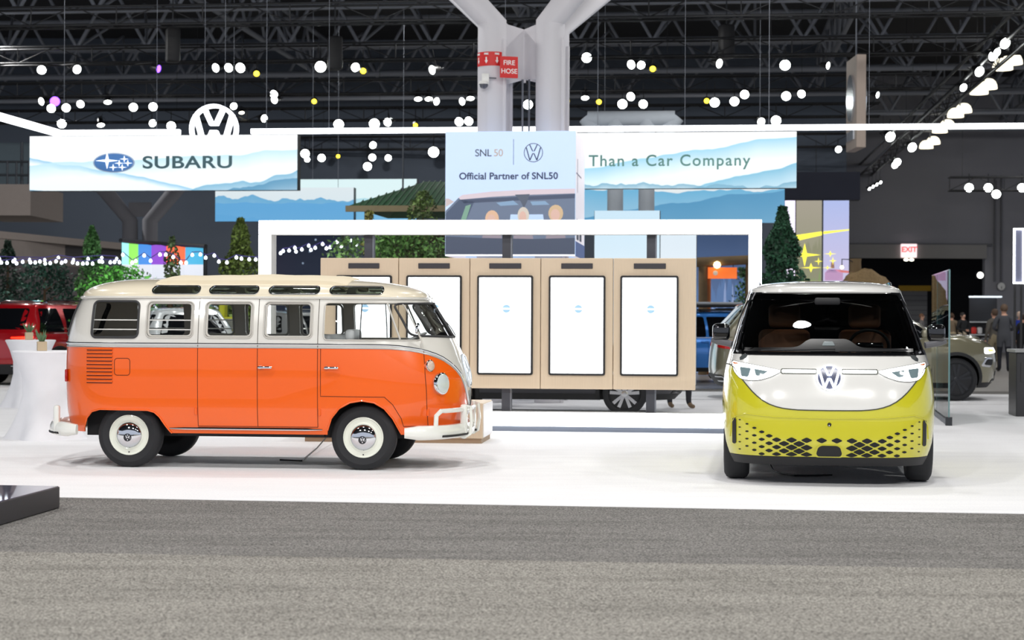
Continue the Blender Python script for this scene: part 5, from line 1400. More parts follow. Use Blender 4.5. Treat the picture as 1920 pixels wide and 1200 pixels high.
MB().prism(circle(-13 / s, 0, 4.5 / s, 16), lambda u, v, d: Vector((u, -.022 - d, v)), 0, .006).build('sign_emblem', WH, osn, smooth=0)
MB().lathe([(0, -.1), (.07, -.07), (.1, 0), (.07, .07), (0, .1)], 16, Matrix.Translation((-10 / s, -.12, 15 / s))).build('sign_lamp', emit('warm_bulb', (255, 224, 160), 3.0), osn)

# green-roofed pavilion
o = P(745, 600, 37.6); s = FPX / 37.6
pv = thing('pavilion', 'wooden pavilion with green standing-seam metal roof', 'pavilion', (o.x, o.y, 0), -GRID)
GREEN = mat('green_metal_roof', (54, 100, 68), .65, .0)
ze = P(745, 386, 37.6).z; zr = P(800, 341, 40.0).z
xl = -96 / s; xr_ = 150 / s; dep = 4.8
rl = 18 / s; rr2 = 90 / s
vs_ = [(xl, 0, ze), (xr_, 0, ze), (xr_, dep, ze), (xl, dep, ze), (rl, dep / 2, zr), (rr2, dep / 2, zr)]
MB().add(vs_, [(0, 1, 5, 4), (1, 2, 5), (2, 3, 4, 5), (3, 0, 4)]).build('roof', GREEN, pv, smooth=0)
for k in range(1, 22):
    t = k / 22; x = xl + (xr_ - xl) * t
    hx = min(1, (x - xl) / (rl - xl)) if x < rl else min(1, (xr_ - x) / (xr_ - rr2)) if x > rr2 else 1
    MB().tube([(x, -.02, ze + .02), (x, dep / 2 * hx, ze + (zr - ze) * hx + .02)], .014, 6).build('roof_seam', GREEN, pv)
MB().box(((xl + xr_) / 2, -.03, ze - .06), (xr_ - xl + .06, .08, .13)).build('fascia', mat('weathered_fascia', (128, 116, 88), .8), pv, smooth=0)
MB().box(((xl + xr_) / 2 + .3, dep / 2, (ze - .4) / 2), (xr_ - xl - 1.0, dep - 1.2, ze - .4)).build('cabin_wall', mat('dark_timber', (64, 52, 44), .85, var=.2), pv, smooth=0)
for x in (xl + .4, xl + 2.2): MB().cyl((x, .3, 0), (x, .3, ze - .1), .09, n=10).build('post', WOODD, pv)
MB().cyl((-.1, 1.2, ze + .4), (-.1, 1.2, ze + 1.5), .02, n=6).build('mast', RAIL, pv)

# trees and shrubs of the neighbouring stand
def tree(px, pyb, depth, hgt, rad, label, rgb, kind, n=2600, base=.0, name='tree', leaf=.10):
    g = P(px, 600, depth); r = thing(name, label, 'tree' if name != 'shrub' else 'shrub', (g.x, g.y, 0), random.random() * 6)
    rnd = random.Random(label); MB().tube([(0, 0, .004), (.03, .02, hgt * .5), (0, 0, hgt * .88)], [.09, .06, .015], 8).build('trunk', mat('bark', (92, 72, 54), .9), r)
    cl_ = []
    for k in range(70):
        t = rnd.random()
        z = base + (hgt - base) * t
        if kind == 'cone': rr = rad * (1 - t) ** .7 * (.55 + .45 * rnd.random())
        elif kind == 'column': rr = rad * min(1, (1 - t) * 2.6) ** .6 * (.5 + .5 * rnd.random())
        else: rr = rad * math.sqrt(max(0.05, 1 - (2 * t - 1) ** 2)) * (.4 + .6 * rnd.random())
        a_ = rnd.random() * 6.28; cl_.append(Vector((rr * math.cos(a_), rr * math.sin(a_), z)))
    for k in range(9):
        q = cl_[k * 7]; MB().tube([(0, 0, max(.3, q.z - .3)), tuple(q * .5 + Vector((0, 0, q.z * .45))), tuple(q)], [.025, .016, .006], 5).build('branch', mat('bark', (92, 72, 54), .9), r)
    mb_ = MB()
    for k in range(n):
        c_ = cl_[k % 70]; p = c_ + Vector((rnd.gauss(0, .16), rnd.gauss(0, .16), rnd.gauss(0, .14))) * (rad / .8) ** .5
        if p.z > hgt: p.z = 2 * hgt - p.z
        if kind != 'round':
            t = max(0, min(1, (p.z - base) / (hgt - base))); lim = rad * (max(.03, 1 - t) ** .75 if kind == 'cone' else min(1, max(.05, (1 - t) * 2.6)) ** .6) * (1.0 + .25 * math.sin(p.z * 7 + 2 * math.atan2(p.y, p.x)))
            q_ = math.hypot(p.x, p.y)
            if q_ > lim: p.x *= lim / q_; p.y *= lim / q_
        if p.z < .1: p.z = .1
        d = Vector((rnd.gauss(0, 1), rnd.gauss(0, 1), rnd.gauss(.3, .8))).normalized(); e = d.cross(Vector((rnd.gauss(0, 1), rnd.gauss(0, 1), rnd.gauss(0, 1)))).normalized()
        l = leaf * (.6 + .8 * rnd.random()); w_ = l * .28
        mb_.add([p - d * l * .5, p + e * w_, p + d * l * .5, p - e * w_], [(0, 1, 2, 3)], k % 3)
    f = lambda m: tuple(min(255, int(x * m)) for x in rgb)
    nm_ = '%s_%d_%d_%d' % ((kind,) + rgb)
    fo = mb_.build('foliage', [mat('leaf_a_' + nm_, rgb, .6, var=.3), mat('leaf_b_' + nm_, f(1.35), .6, var=.3), mat('leaf_c_' + nm_, f(.72), .6, var=.3)], r, smooth=0, fix=False)
    tag(fo, kind='stuff')
def zat(py, d): return P(960, py, d).z
tree(172, 560, 43.4, zat(428, 43.4), .55, 'slender bright green conifer behind the rear of the bus', (82, 126, 72), 'cone', 4200, base=1.3)
tree(14, 560, 45.5, zat(455, 45.5), .75, 'dark leafy tree cut by the left edge', (36, 58, 46), 'cone', 2800)
tree(84, 560, 44.2, zat(497, 44.2), .95, 'dark bluish green bush above the red car', (38, 74, 60), 'round', 4200, name='shrub')
tree(226, 560, 38, zat(503, 38), .72, 'light green feathery shrub behind the bus roof', (92, 168, 70), 'round', 3600, name='shrub')
tree(322, 560, 38.6, zat(446, 38.6), .55, 'thin open branched tree before the curved colour screen', (84, 104, 66), 'cone', 1300)
tree(450, 560, 39.4, zat(412, 39.4), .66, 'tall golden green conifer left of the light frame', (112, 132, 66), 'cone', 5200, base=1.2)
tree(792, 480, 36.2, zat(360, 36.2), .62, 'bushy pine in front of the green pavilion roof', (88, 108, 58), 'column', 3400)
tree(757, 480, 35.4, zat(432, 35.4), 1.05, 'broad sunlit shrub below the pavilion inside the frame', (86, 124, 62), 'round', 6500, name='shrub')  # indoor shrub; its green is plain leaf colour
tree(652, 480, 36.4, zat(446, 36.4), .42, 'pale green shrub at the left pavilion post', (110, 146, 84), 'round', 2200, name='shrub')
tree(692, 480, 36.6, zat(398, 36.6), .26, 'small golden topped pine at the pavilion eave', (130, 130, 74), 'column', 1200)
tree(1466, 530, 37.0, zat(386, 37), .64, 'dark dense conifer between the light frame and the banners', (50, 88, 64), 'cone', 7000, base=1.5, leaf=.12)
tree(1398, 560, 47.8, zat(500, 47.8), .3, 'green shrub inside the log gate', (76, 112, 70), 'round', 2000, name='shrub')
# string of bulbs
def bulbs(label, pts, depth, rgb='cool'):
    g0_ = P(pts[0][0], pts[0][1], depth); r = thing('string_lights', label, 'string lights', tuple(g0_), 0)
    rel = [P(px, py, depth) - g0_ for px, py in pts]
    MB().tube([q + Vector((0, 0, .06)) for q in rel], .010, 5).build('cable', mat('violet_cable', (70, 60, 130), .5), r)
    me_ = None
    for q in rel:
        if me_ is None:
            b_ = MB().lathe([(0, -.034), (.025, -.025), (.034, 0), (.025, .025), (.012, .04), (0, .045)], 10).build('bulb', emit('bulb_cool', (236, 246, 255), 2.6), r); me_ = b_.data
        else: b_ = link('bulb', me_, r)
        b_.location = q
rnd = random.Random(3)
bulbs('lower string of round white bulbs above the left shrubs', [(x + rnd.uniform(-3, 3), 493 + rnd.uniform(-3, 2) - .0 * x) for x in range(4, 230, 10)], 36.0)
bulbs('upper string of round white bulbs above the left shrubs', [(x + rnd.uniform(-4, 4), 485 + rnd.uniform(-2, 3)) for x in range(0, 240, 27)], 37.0)
bulbs('string of white bulbs before the curved screen and conifer', [(x + rnd.uniform(-4, 4), 484 + rnd.uniform(-7, 9)) for x in range(232, 500, 13)], 35.5)
bulbs('string of white bulbs across the starry screen', [(526, 475), (531, 471), (542, 470), (553, 465), (555, 472), (566, 468), (579, 461), (583, 469), (591, 465), (605, 458), (612, 466), (619, 464), (632, 454), (640, 462), (651, 453), (657, 451), (669, 459)], 36.5)
# tall banners under a dark header
def banner(label, pxl, pxr, m, extra=None):
    return led_wall('tall_banner', label, pxl, pxr, 376, 560, 48.0, m, cat='banner', thick=.08, z0=0.0)
banner('lilac white banner partly behind the dark conifer', 1462, 1490, screen_mat('banner_lilac', (236, 226, 250), (240, 224, 246), [], 1.0))
bn2, w_, h_, loc = banner('green landscape banner crossed by yellow stars', 1492, 1540, screen_mat('banner_green', (176, 168, 150), (120, 140, 84), [(.75, .12, 7, 1.3, 0, (150, 150, 120), 1.2), (.55, .1, 9, 5.3, 0, (140, 166, 104), 1.0), (.35, .1, 5, 2.3, 0, (122, 132, 104), .8)], .6))
YEL = emit('star_yellow', (250, 238, 70), .9)
bn3, w3_, h3_, loc3 = banner('pale sky banner with yellow stars and pink car picture', 1543, 1591, screen_mat('banner_sky', (186, 200, 250), (252, 222, 236), [(.28, .03, 5, 3.3, 0, (240, 190, 200), .8), (.16, .05, 9, 6.3, 0, (170, 150, 186), .6)], .62))
def on(locf, r, pts, d=.03): MB().prism([(p[0], p[1]) for p in pts], lambda u, v, t: Vector((0, -t, 0)) + locf(u, v, 0.0), .02, d).build('yellow_star', YEL, r, smooth=0)
on(loc, bn2, [(1492, 441), (1540, 434), (1540, 441), (1492, 452)]); on(loc3, bn3, [(1543, 434), (1591, 430), (1591, 432), (1543, 439)])
def st4(locf, r, cx, cy, rx, ry): on(locf, r, [(cx + rx * (1 if k % 2 == 0 else .2) * math.cos(R(45 * k)), cy + ry * (1 if k % 2 == 0 else .2) * math.sin(R(45 * k))) for k in range(8)])
st4(loc, bn2, 1508, 478, 30, 22); st4(loc, bn2, 1520, 502, 20, 9); st4(loc, bn2, 1534, 490, 8, 8); st4(loc3, bn3, 1556, 476, 12, 6); st4(loc3, bn3, 1561, 489, 7, 8); st4(loc3, bn3, 1551, 502, 10, 4)
for (pts, rgb) in (([(1546, 512), (1552, 505), (1568, 505), (1580, 512), (1580, 526), (1546, 526)], (190, 150, 190)), ([(1549, 511), (1554, 506), (1566, 506), (1570, 511)], (70, 70, 110)), ([(1565, 505), (1591, 508), (1591, 512), (1567, 510)], (214, 120, 120)), ([(1558, 492), (1563, 492), (1564, 503), (1557, 503)], (150, 110, 90))):
    MB().prism(pts, lambda u, v, t: Vector((0, -t, 0)) + loc3(u, v, 0), .02, .028).build('printed_shape', emit('banner_print_%d_%d_%d' % rgb, rgb, .5), bn3, smooth=0)
o = P(1535, 350, 47.6); s = FPX / 47.6
hd_ = MB().box((o.x, o.y, o.z), (150 / s, .5, 52 / s), rz=-GRID).build('banner_header', mat('navy_header', (28, 32, 50), .7), smooth=0); tag(hd_, 'dark navy header board above the tall banners', 'header board')
# straw mound with a stump and lantern
o = P(1620, 600, 44.0); s = FPX / 44
hy = thing('straw_mound', 'brown straw mound with a tree stump above the yellow van roof', 'mound', (o.x, o.y, 0), 0)
rows = []
zt_ = P(1620, 506, 44).z
for k in range(12):
    t = k / 11; t = 1 - (1 - t) ** 2; rr = (1 - t ** 9.0) ** .5 * .72; rows.append([(rr * (1 + .10 * math.sin(5 * a_ + k)) * math.cos(a_), rr * math.sin(a_) * .8, zt_ * t + .05 * math.sin(3 * a_ + k * 2) * (k > 1)) for a_ in [2 * math.pi * j / 28 for j in range(28)]])
MB().grid(rows, True).build('straw_heap', mat('straw', (150, 126, 90), .95, var=.35, scale=18, bump=.6, bscale=30), hy)
MB().lathe([(0, zt_ - .2), (.16, zt_ - .2), (.14, zt_ + .2), (.15, zt_ + .28), (0, zt_ + .28)], 14, Matrix.Translation((-.2, .1, 0))).build('stump', WOODD, hy)
lz = P(1580, 501, 43.4); lq = (lz.x - o.x, -.5, lz.z)
MB().tube([(-.3, 0, zt_ + .2), (-.45, -.3, zt_ + .25), (lq[0], lq[1], lq[2] + .2), lq], .012, 6).build('lantern_wire', RAIL, hy)
MB().lathe([(0, -.05), (.04, -.03), (.05, 0), (.03, .04), (0, .05)], 12, Matrix.Translation(lq)).build('lantern_bulb', emit('warm_bulb', (255, 224, 160), 3.0), hy)
# exit sign and clock on the back wall
o = P(1704, 470, ZB - .31); s = FPX / ZB
ex = thing('exit_sign', 'white lit sign with red EXIT letters over the dock opening', 'sign', tuple(o), 0)
MB().rbox((0, 0, 0), (29 / s, .14, 25 / s), .01, 1).build('sign_box', emit('exit_face', (250, 224, 226), .9), ex, smooth=0)
text(ex, 'EXIT', 14 / s, Matrix.Translation((0, -.075, .04)) @ Matrix.Rotation(R(90), 4, 'X'), emit('exit_red', (255, 70, 70), 1.1), depth=.01, bold=.012)
for dx in (-.13, .12): MB().lathe([(0, 0), (.09, .03), (.11, .08), (.05, .12), (0, .12)], 12, Matrix.Translation((dx, -.05, -.48))).build('emergency_lamp', emit('emergency_lamp', (255, 250, 230), 2.5), ex)
o = P(1877, 537, ZB - .1)
ck = thing('wall_clock', 'round white clock on the grey back wall', 'clock', tuple(o), 0)
fnc = lambda u, v, d: Vector((u, -d, v))
MB().prism(circle(0, 0, 8 / s, 28), fnc, 0, .05).build('clock_rim', mat('clock_rim', (110, 110, 112), .5), ck, smooth=0)
MB().prism(circle(0, 0, 7 / s, 28), fnc, .03, .06).build('clock_face', mat('clock_face', (225, 225, 222), .6), ck, smooth=0)
for (a0, l) in ((178, 5), (172, 4)):
    MB().beam((0, -.07, .02), (l / s * math.sin(R(a0)), -.07, l / s * math.cos(R(a0))), .01, .025).build('clock_hand', BLACKP, ck, smooth=0)
o = P(1838, 516, ZB - .3); fl2 = thing('wall_floodlight', 'small bright floodlight beside the dock opening', 'lamp', tuple(o), 0)
MB().lathe([(0, -.06), (.12, -.05), (.14, 0), (0, .0)], 16, Matrix.Rotation(R(90), 4, 'X')).build('lens', emit('flood_lens', (255, 252, 240), 4.0), fl2)
MB().rbox((0, .15, .0), (.3, .2, .3), .04, 2).build('housing', DARKM, fl2)
# merchandise display at the far right
o = P(1850, 632, 62); s = FPX / 62
md_ = thing('display_shelf', 'bright shop display with red and white goods behind the men', 'display', (o.x, o.y, 0), 0)
zt_ = P(1850, 558, 62).z
MB().box((0, .5, zt_ / 2), (52 / s, .05, zt_)).build('back_board', mat('display_dark', (40, 40, 44), .7), md_, smooth=0)
MB().box((0, .2, zt_ + .03), (54 / s, .6, .05)).build('lit_canopy', emit('canopy_glow', (230, 240, 250), 1.0), md_, smooth=0)
for k in range(3): MB().box((0, .25, .5 + .45 * k), (52 / s, .4, .04)).build('shelf', mat('shelf_white', (220, 224, 228), .5), md_, smooth=0)
for k, (dx, zz_, rgb) in enumerate(((-.4, 1.46, (224, 50, 40)), (-.2, 1.46, (230, 230, 230)), (.1, 1.46, (150, 90, 80)), (.35, 1.46, (220, 220, 214)), (-.42, 1.0, (220, 60, 50)), (-.1, 1.0, (200, 206, 214)), (.2, 1.0, (236, 236, 240)), (-.4, .55, (60, 60, 64)), (.1, .55, (200, 202, 210)))):
    MB().rbox((dx, .2, zz_ - .36), (.17, .17, .24), .05, 2).build('goods', mat('goods_%d' % k, rgb, .5), md_)
MB().rbox((-.02, -.25, .42), (.42, .3, .84), .02, 1).build('plinth', mat('plinth_grey', (86, 88, 94), .5), md_)
# lime robot-like display block seen through the bus windows
o = P(434, 600, 37.4); s = FPX / 37.4
lb2 = thing('lime_display', 'lime yellow display block seen through the middle bus window', 'display', (o.x, o.y, 0), -GRID)
LIME = mat('lime_display', (196, 196, 40), .5)
MB().rbox((0, 0, .75), (.62, .5, 1.5), .05, 2).build('block', LIME, lb2); MB().rbox((0, -.27, 1.35), (.30, .04, .22), .02, 1).build('label_plate', mat('grey_plate', (120, 120, 110), .5), lb2)
for dx in (-.18, .18): MB().rbox((dx, 0, 1.75), (.12, .3, .55), .03, 1).build('upright', LIME, lb2)

# ------------------------------------------------------------------ roof structure, lighting trusses, lamps
UNIT = None
def stick(name, a, b, r, m, parent):
    """slim member sharing one unit mesh, placed by transform"""
    global UNIT
    key = m.name
    if UNIT is None: UNIT = {}
    if key not in UNIT:
        o = MB().tube([(0, 0, 0), (0, 0, 1)], 1.0, 6).build('unit_member', m, smooth=60); UNIT[key] = o.data; bpy.data.objects.remove(o)
    o = link(name, UNIT[key], parent); a = Vector(a); b = Vector(b); d = b - a
    q = d.to_track_quat('Z', 'Y'); o.rotation_mode = 'QUATERNION'; o.rotation_quaternion = q; o.location = a; o.scale = (r, r, d.length)
    return o
def truss(label, O, d, t0, t1, z, m, sec=.42, pitch=1.0, rc_=.03, rl_=.016, name='lighting_truss', group='black lighting trusses', hang=True, tri=False):
    p0 = O + d * t0; ang = math.atan2(d.y, d.x); L = t1 - t0
    r = thing(name, label, 'truss', (p0.x, p0.y, z), ang, group)
    h = sec / 2
    for y in (-h, h):
        for zz_ in (-h, h): stick('chord', (0, y, zz_), (L, y, zz_), rc_, m, r)
    n = int(L / pitch)
    for k in range(n):
        x = k * pitch; up = k % 2 == 0
        stick('brace', (x, -h, -h if up else h), (x + pitch, -h, h if up else -h), rl_, m, r)
        stick('brace', (x, -h if up else h, -h), (x + pitch, h if up else -h, -h), rl_, m, r)
        if k % 2 == 0: stick('strut', (x, -h, -h), (x, -h, h), rl_, m, r)
    if hang:
        for k in range(0, n, 7): stick('hanger', (k * pitch + .5, 0, h), (k * pitch + .5, 0, 12.5 - z), .007, m, r)
    return r
def OD(depth): o = P(960, 600, depth); o.z = 0; return o
TZ = 8.3
trs = [('lighting truss closest to the top edge of the picture', 39.0, -13, 13.5), ('second lighting truss from the front, above the first lamp row', 44.8, -15, 15), ('third lighting truss from the front, above the middle lamp row', 51.6, -17, 12), ('fourth lighting truss from the front, above the halo light', 58.6, -19, 12), ('rearmost black lighting truss', 68.5, -22, 13)]
for lab, dep, t0, t1 in trs: truss('black ' + lab.replace('black ', ''), OD(dep), U, t0, t1, TZ, TRUSSB, sec=.42 if dep < 60 else .5)
# truss running away on the right
q = P(1905, 52, 40.0); Od = Vector((q.x, 38.2, 0))
truss('long black lighting truss running away along the right side', Od, V, 0, 48, 8.25, TRUSSB, sec=.5, pitch=1.2, rc_=.05)
for (pxx, pyy, dd, tt, ll) in ((1840, 350, 66, 9, 'short black lighting truss low at the right before the back wall'),):
    q = P(pxx, 345, dd); truss(ll, Vector((q.x, q.y, 0)), U, -1.2, tt, q.z, TRUSSB, sec=.5, pitch=1.0)
# grey roof joists, two directions
for k, dep in enumerate((46, 52.5, 59, 65.5, 72, 78.5)):
    O = OD(dep); L0, L1 = -dep * .34, dep * .34
    p0 = O + U * L0; r = thing('roof_joist', 'grey steel roof joist number %s from the front spanning the hall' % ['one', 'two', 'three', 'four', 'five', 'six'][k], 'roof joist', (p0.x, p0.y, 0), -GRID, 'grey roof joists')
    L = L1 - L0; zb_, zt_ = 9.7, 11.6
    stick('bottom_chord', (0, 0, zb_), (L, 0, zb_), .09, ROOFST, r); stick('top_chord', (0, 0, zt_), (L, 0, zt_), .09, ROOFST, r)
    stick('bottom_chord', (0, 1.6, zb_ + .3), (L, 1.6, zb_ + .3), .06, ROOFST, r)
    n = int(L / 2.2)
    for j in range(n):
        x = j * 2.2
        stick('web', (x, 0, zb_), (x + 1.1, 0, zt_), .055, ROOFST, r); stick('web', (x + 1.1, 0, zt_), (x + 2.2, 0, zb_), .055, ROOFST, r)
        if j % 2 == 0: stick('web', (x, 0, zb_), (x + 1.1, 3.2, zt_), .045, ROOFST, r); stick('web', (x + 1.1, 3.2, zt_), (x + 2.2, 0, zb_), .045, ROOFST, r)
    stick('hanger', (L * .3, 0, zt_), (L * .3, 0, 12.5), .05, ROOFST, r); stick('hanger', (L * .7, 0, zt_), (L * .7, 0, 12.5), .05, ROOFST, r)
for k, X in enumerate((-14, -5, 5, 14, 21)):
    p0 = Vector((X + 4.2, 44, 0)); r = thing('roof_joist', 'grey steel roof joist running away from the viewer, %s from the left' % ['first', 'second', 'third', 'fourth', 'fifth'][k], 'roof joist', (p0.x, p0.y, 0), math.atan2(V.y, V.x), 'grey roof joists running back')
    L = 38; zb_, zt_ = 10.6, 12.1
    stick('bottom_chord', (0, 0, zb_), (L, 0, zb_), .09, ROOFST, r); stick('top_chord', (0, 0, zt_), (L, 0, zt_), .09, ROOFST, r)
    for j in range(int(L / 2.4)):
        x = j * 2.4; stick('web', (x, 0, zb_), (x + 1.2, 0, zt_), .05, ROOFST, r); stick('web', (x + 1.2, 0, zt_), (x + 2.4, 0, zb_), .05, ROOFST, r)
    stick('hanger', (L * .5, 0, zt_), (L * .5, 0, 12.5), .05, ROOFST, r)
# stage lamps
PROTO = {}
def lamp_proto(kind):
    if kind in PROTO: return PROTO[kind]
    lens = {'w': LAMP, 'y': LAMPY, 'v': LAMPV, 'o': LAMPW}[kind]; rad = .135 if kind in 'wvo' else .07
    r = bpy.data.objects.new('stage_lamp', None); COL.objects.link(r)
    MB().lathe([(0, -.34), (.06, -.34), (.10, -.28), (.115, -.10), (rad + .02, .0), (rad + .02, .03), (rad + .005, .03), (rad + .005, .0)], 20).build('lamp_housing', TRUSSB, r)
    MB().lathe([(rad + .006, .0), (rad * .7, .012), (0, .018)], 20).build('lamp_lens', lens, r)
    MB().tube([(rad + .05, 0, -.12), (rad + .05, .0, -.32), (0, 0, -.42), (-rad - .05, 0, -.32), (-rad - .05, 0, -.12)], .012, 6).build('lamp_yoke', TRUSSB, r)
    PROTO[kind] = [r, False]; return PROTO[kind]
def lamp(px, py, depth, kind, label, group, tilt=.25, az=0.0, size=1.0, line=True):
    pr_ = lamp_proto(kind)
    if pr_[1]: r = copy_tree(pr_[0])
    else: r = pr_[0]; pr_[1] = True
    d_ = online(OD(depth), px).y if line else depth
    p = P(px, py, d_); r.location = p
    to = (Vector((0, 0, CAM_H)) - p).normalized(); side = Vector((1, 0, 0))
    d = (to + side * az + Vector((0, 0, -tilt))).normalized()
    r.rotation_mode = 'QUATERNION'; r.rotation_quaternion = d.to_track_quat('Z', 'Y'); r.scale = (size,) * 3
    return tag(r, label, 'lamp', group)
ORD = ['first', 'second', 'third', 'fourth', 'fifth', 'sixth', 'seventh', 'eighth', 'ninth', 'tenth', 'eleventh', 'twelfth', 'thirteenth', 'fourteenth', 'fifteenth', 'sixteenth', 'seventeenth', 'eighteenth', 'nineteenth', 'twentieth', 'twenty-first', 'twenty-second', 'twenty-third', 'twenty-fourth', 'twenty-fifth', 'twenty-sixth']
row1 = [(78, 131, 1, 0), (144, 130, 1, .5), (405, 127, 1, -.7), (429, 127, 1, -.4), (451, 127, 1.1, -.3), (601, 125, 1.25, 0), (666, 126, 1, .4), (811, 131, 1, -.9), (1100, 108, 1.1, 0), (1184, 121, 1, -.6), (1202, 122, .9, .2), (1348, 119, 1, .9), (1472, 122, 1.15, 0), (1552, 123, .8, 1.3)]
row2 = [(78, 190, 1, -.8), (96, 203, 1.1, 0), (124, 202, 1.1, 0), (151, 195, 1, -.2), (250, 201, 1.1, 0), (287, 200, 1.1, 0), (438, 199, .9, .2), (514, 177, 1.1, -.5), (515, 187, 1, -.6), (818, 190, 1, .9), (867, 190, 1, -.9), (990, 196, 1.2, 0), (1183, 181, 1.1, -.4), (1167, 195, 1.2, 0), (1206, 195, 1.1, -.1), (1340, 192, 1.2, 0), (1377, 190, 1.15, 0), (1396, 177, 1.1, 0), (1474, 180, 1.15, 0), (1503, 176, 1, -.3), (1645, 178, .8, 1.3)]
row2f = [(202, 191, 1, .1), (784, 185, 1, .1), (804, 185, 1, .1), (882, 184, 1, .1), (1097, 183, 1, .1)]
row3 = [(116, 232, 1.3, 0), (286, 231, 1.1, .4), (321, 236, 1.3, 0), (495, 222, 1.1, .7), (635, 233, 1.45, 0), (702, 232, 1.5, 0), (727, 229, 1.2, -.4), (861, 228, 1.25, -.2), (879, 227, 1.25, -.2), (1427, 228, 1.1, .3), (1455, 226, 1.4, 0)]
row4 = [(572, 288, 1.5, 0), (576, 299, .9, 0), (603, 296, 1.3, 0), (699, 272, 1.2, .3), (698, 295, 1.2, 0), (728, 296, 1.1, 0), (689, 312, 1.4, 0), (813, 285, 1.8, 0), (1572, 280, 1.1, .3), (1530, 328, 1.0, 0)]
def rig(rows, depth, kind, phrase, group, tilt=.2, zt=None, scale=.8, line=True):
    zt = TZ - .2 if zt is None else zt
    for i, (px, py, s_, az) in enumerate(sorted(rows)):
        dd = depth(px) if callable(depth) else depth
        r = lamp(px, py, dd, kind, phrase % ORD[i], group, tilt, az, s_ * scale, line=line)
        if r.location.z < zt + .12:          # drop pipe up to the truss
            q = r.rotation_quaternion.inverted(); k = s_ * scale
            stick('drop_pipe', (0, 0, -.2), q @ Vector((0, 0, (zt + .2 - r.location.z) / k)), .014, TRUSSB, r)
rig(row1, 44.59, 'w', 'round white stage lamp, %s from the left in the front lamp row', 'front row of stage lamps')
rig(row2, 51.39, 'w', 'round white stage lamp, %s from the left in the middle lamp row', 'middle row of stage lamps')
rig(row2f, 51.39, 'w', 'steeply tipped white stage lamp, %s from the left in the middle row', 'tipped stage lamps', 1.6)
rig(row3, 58.39, 'w', 'round white stage lamp just above the halo light, %s from the left', 'lamps just above the halo light')
rig(row4, 68.25, 'w', 'round far white lamp below the halo light, %s from the left', 'far lamps below the halo light')
rig([(189, 234, 1.1, .2)], 58.39, 'w', 'flat tipped stage lamp above the SUBARU screen, %s of its kind', None, 1.6)
rig([(481, 138, 1, 0), (681, 133, 1, 0), (1224, 129, 1, 0)], 44.59, 'y', 'small yellow lamp, %s from the left in the front lamp row', 'small yellow lamps', .1, scale=1.0)
rig([(589, 190, 1, 0), (1063, 189, 1, 0), (1123, 191, 1, 0), (1325, 189, 1, 0)], 51.39, 'y', 'small yellow lamp, %s from the left in the middle lamp row', 'small yellow lamps', .1, scale=1.0)
rig([(779, 235, 1, 0)], 58.39, 'y', 'small yellow lamp just above the halo light, %s and only one', None, .1, scale=1.0)
rig([(634, 293, 1, 0)], 68.25, 'y', 'small yellow lamp below the halo light, %s and only one', None, .1, scale=1.0)
rig([(103, 190, 1.2, 0)], 51.39, 'v', 'violet glowing stage lamp above the SUBARU screen, %s of the violet pair', None, .1, scale=.85)
rig([(297, 129, .9, 1.8)], 44.59, 'v', 'narrow violet lamp turned aside in the front row, %s lamp of that colour there', None, .4)
rig([(453, 211, .8, .2)], 58.39, 'o', 'flat warm lamp right of the round emblem, %s and only one', None, 1.8)
# lamps on the right-hand truss
def on_diag(px):
    k = (px - 960) / FPX; Oe = Od - U * .25; t = (k * Oe.y - Oe.x) / (V.x - k * V.y); return min(84, max(38.6, (Oe + V * t).y))
rig([(1884, 81, 1.1, .55), (1862, 104, 1.1, .55), (1869, 98, .8, .55), (1836, 134, 1.1, .55), (1806, 164, .9, .55), (1669, 256, 1.6, .4), (1710, 276, 1.3, .4), (1682, 304, 1.2, .4), (1678, 309, 1.1, .4)], on_diag, 'w', 'white stage lamp on the long right-hand truss, %s from the left', 'lamps on the right-hand truss', .3, 8.0, .85, False)
rig([(1630 + i * 7, 354 - i * 4, .5, .8) for i in range(4)], 78, 'w', 'small lamp at the far end of the right truss, %s from the left', 'cluster at the far end of the right truss', .5, 8.0, 1.0, False)
rig([(1817, 352, 1.3, 0), (1853, 352, 1.3, 0), (1868, 364, 1.3, 0), (1916, 352, 1.3, 0)], lambda px: online(Vector((P(1840, 345, 66).x, 66, 0)) - V * .25, px).y, 'w', 'round lamp on the short truss before the back wall, %s from the left', 'lamps on the short right truss', .1, P(1840, 345, 66).z - .2, .85, False)
# high-bay ceiling lights
BAY = emit('high_bay_glow', (255, 246, 220), 1.5)
for hi_, (px, py) in enumerate(((1890, 124), (1845, 170), (1800, 214), (1770, 243), (1744, 273))):
    s_ = (592 - py) / 7.4; d_ = FPX / s_; p = P(px, py, d_)
    r = thing('high_bay_light', 'pair of glowing bell-shaped ceiling lights, %s nearest in the receding right-hand row' % ORD[hi_], 'ceiling light', tuple(p), 0, 'receding row of high bay lights')
    for dx, dz in ((.18, .08), (-.22, -.14)):
        MB().lathe([(.06, .34), (.15, .32), (.24, .24), (.29, .12), (.30, 0), (.28, .0), (.2, .2), (0, .28)], 20, Matrix.Translation((dx, dx, dz))).build('reflector', BAY, r)
    MB().cyl((0, 0, .3), (0, 0, 12.48 - p.z), .03, n=6).build('stem', ROOFST, r)
# hung speakers and dark boxes
for px, py, d_, lab in ((1362, 78, 44.2, 'long dark tubular loudspeaker hung from the trusses right of the column'), (628, 100, 44.2, 'dark box hung from the trusses left of the column'), (324, 85, 44.2, 'dark boxed hoist hung above the round emblem')):
    p = P(px, py, d_); r = thing('hung_box', lab, 'rigging box', tuple(p), R(20))
    MB().rbox((0, 0, 0), (.34, .34, .85), .06, 2).build('box', BLACKP, r); MB().cyl((0, 0, .4), (0, 0, 12.5 - p.z), .02, n=6).build('chain', DARKM, r)
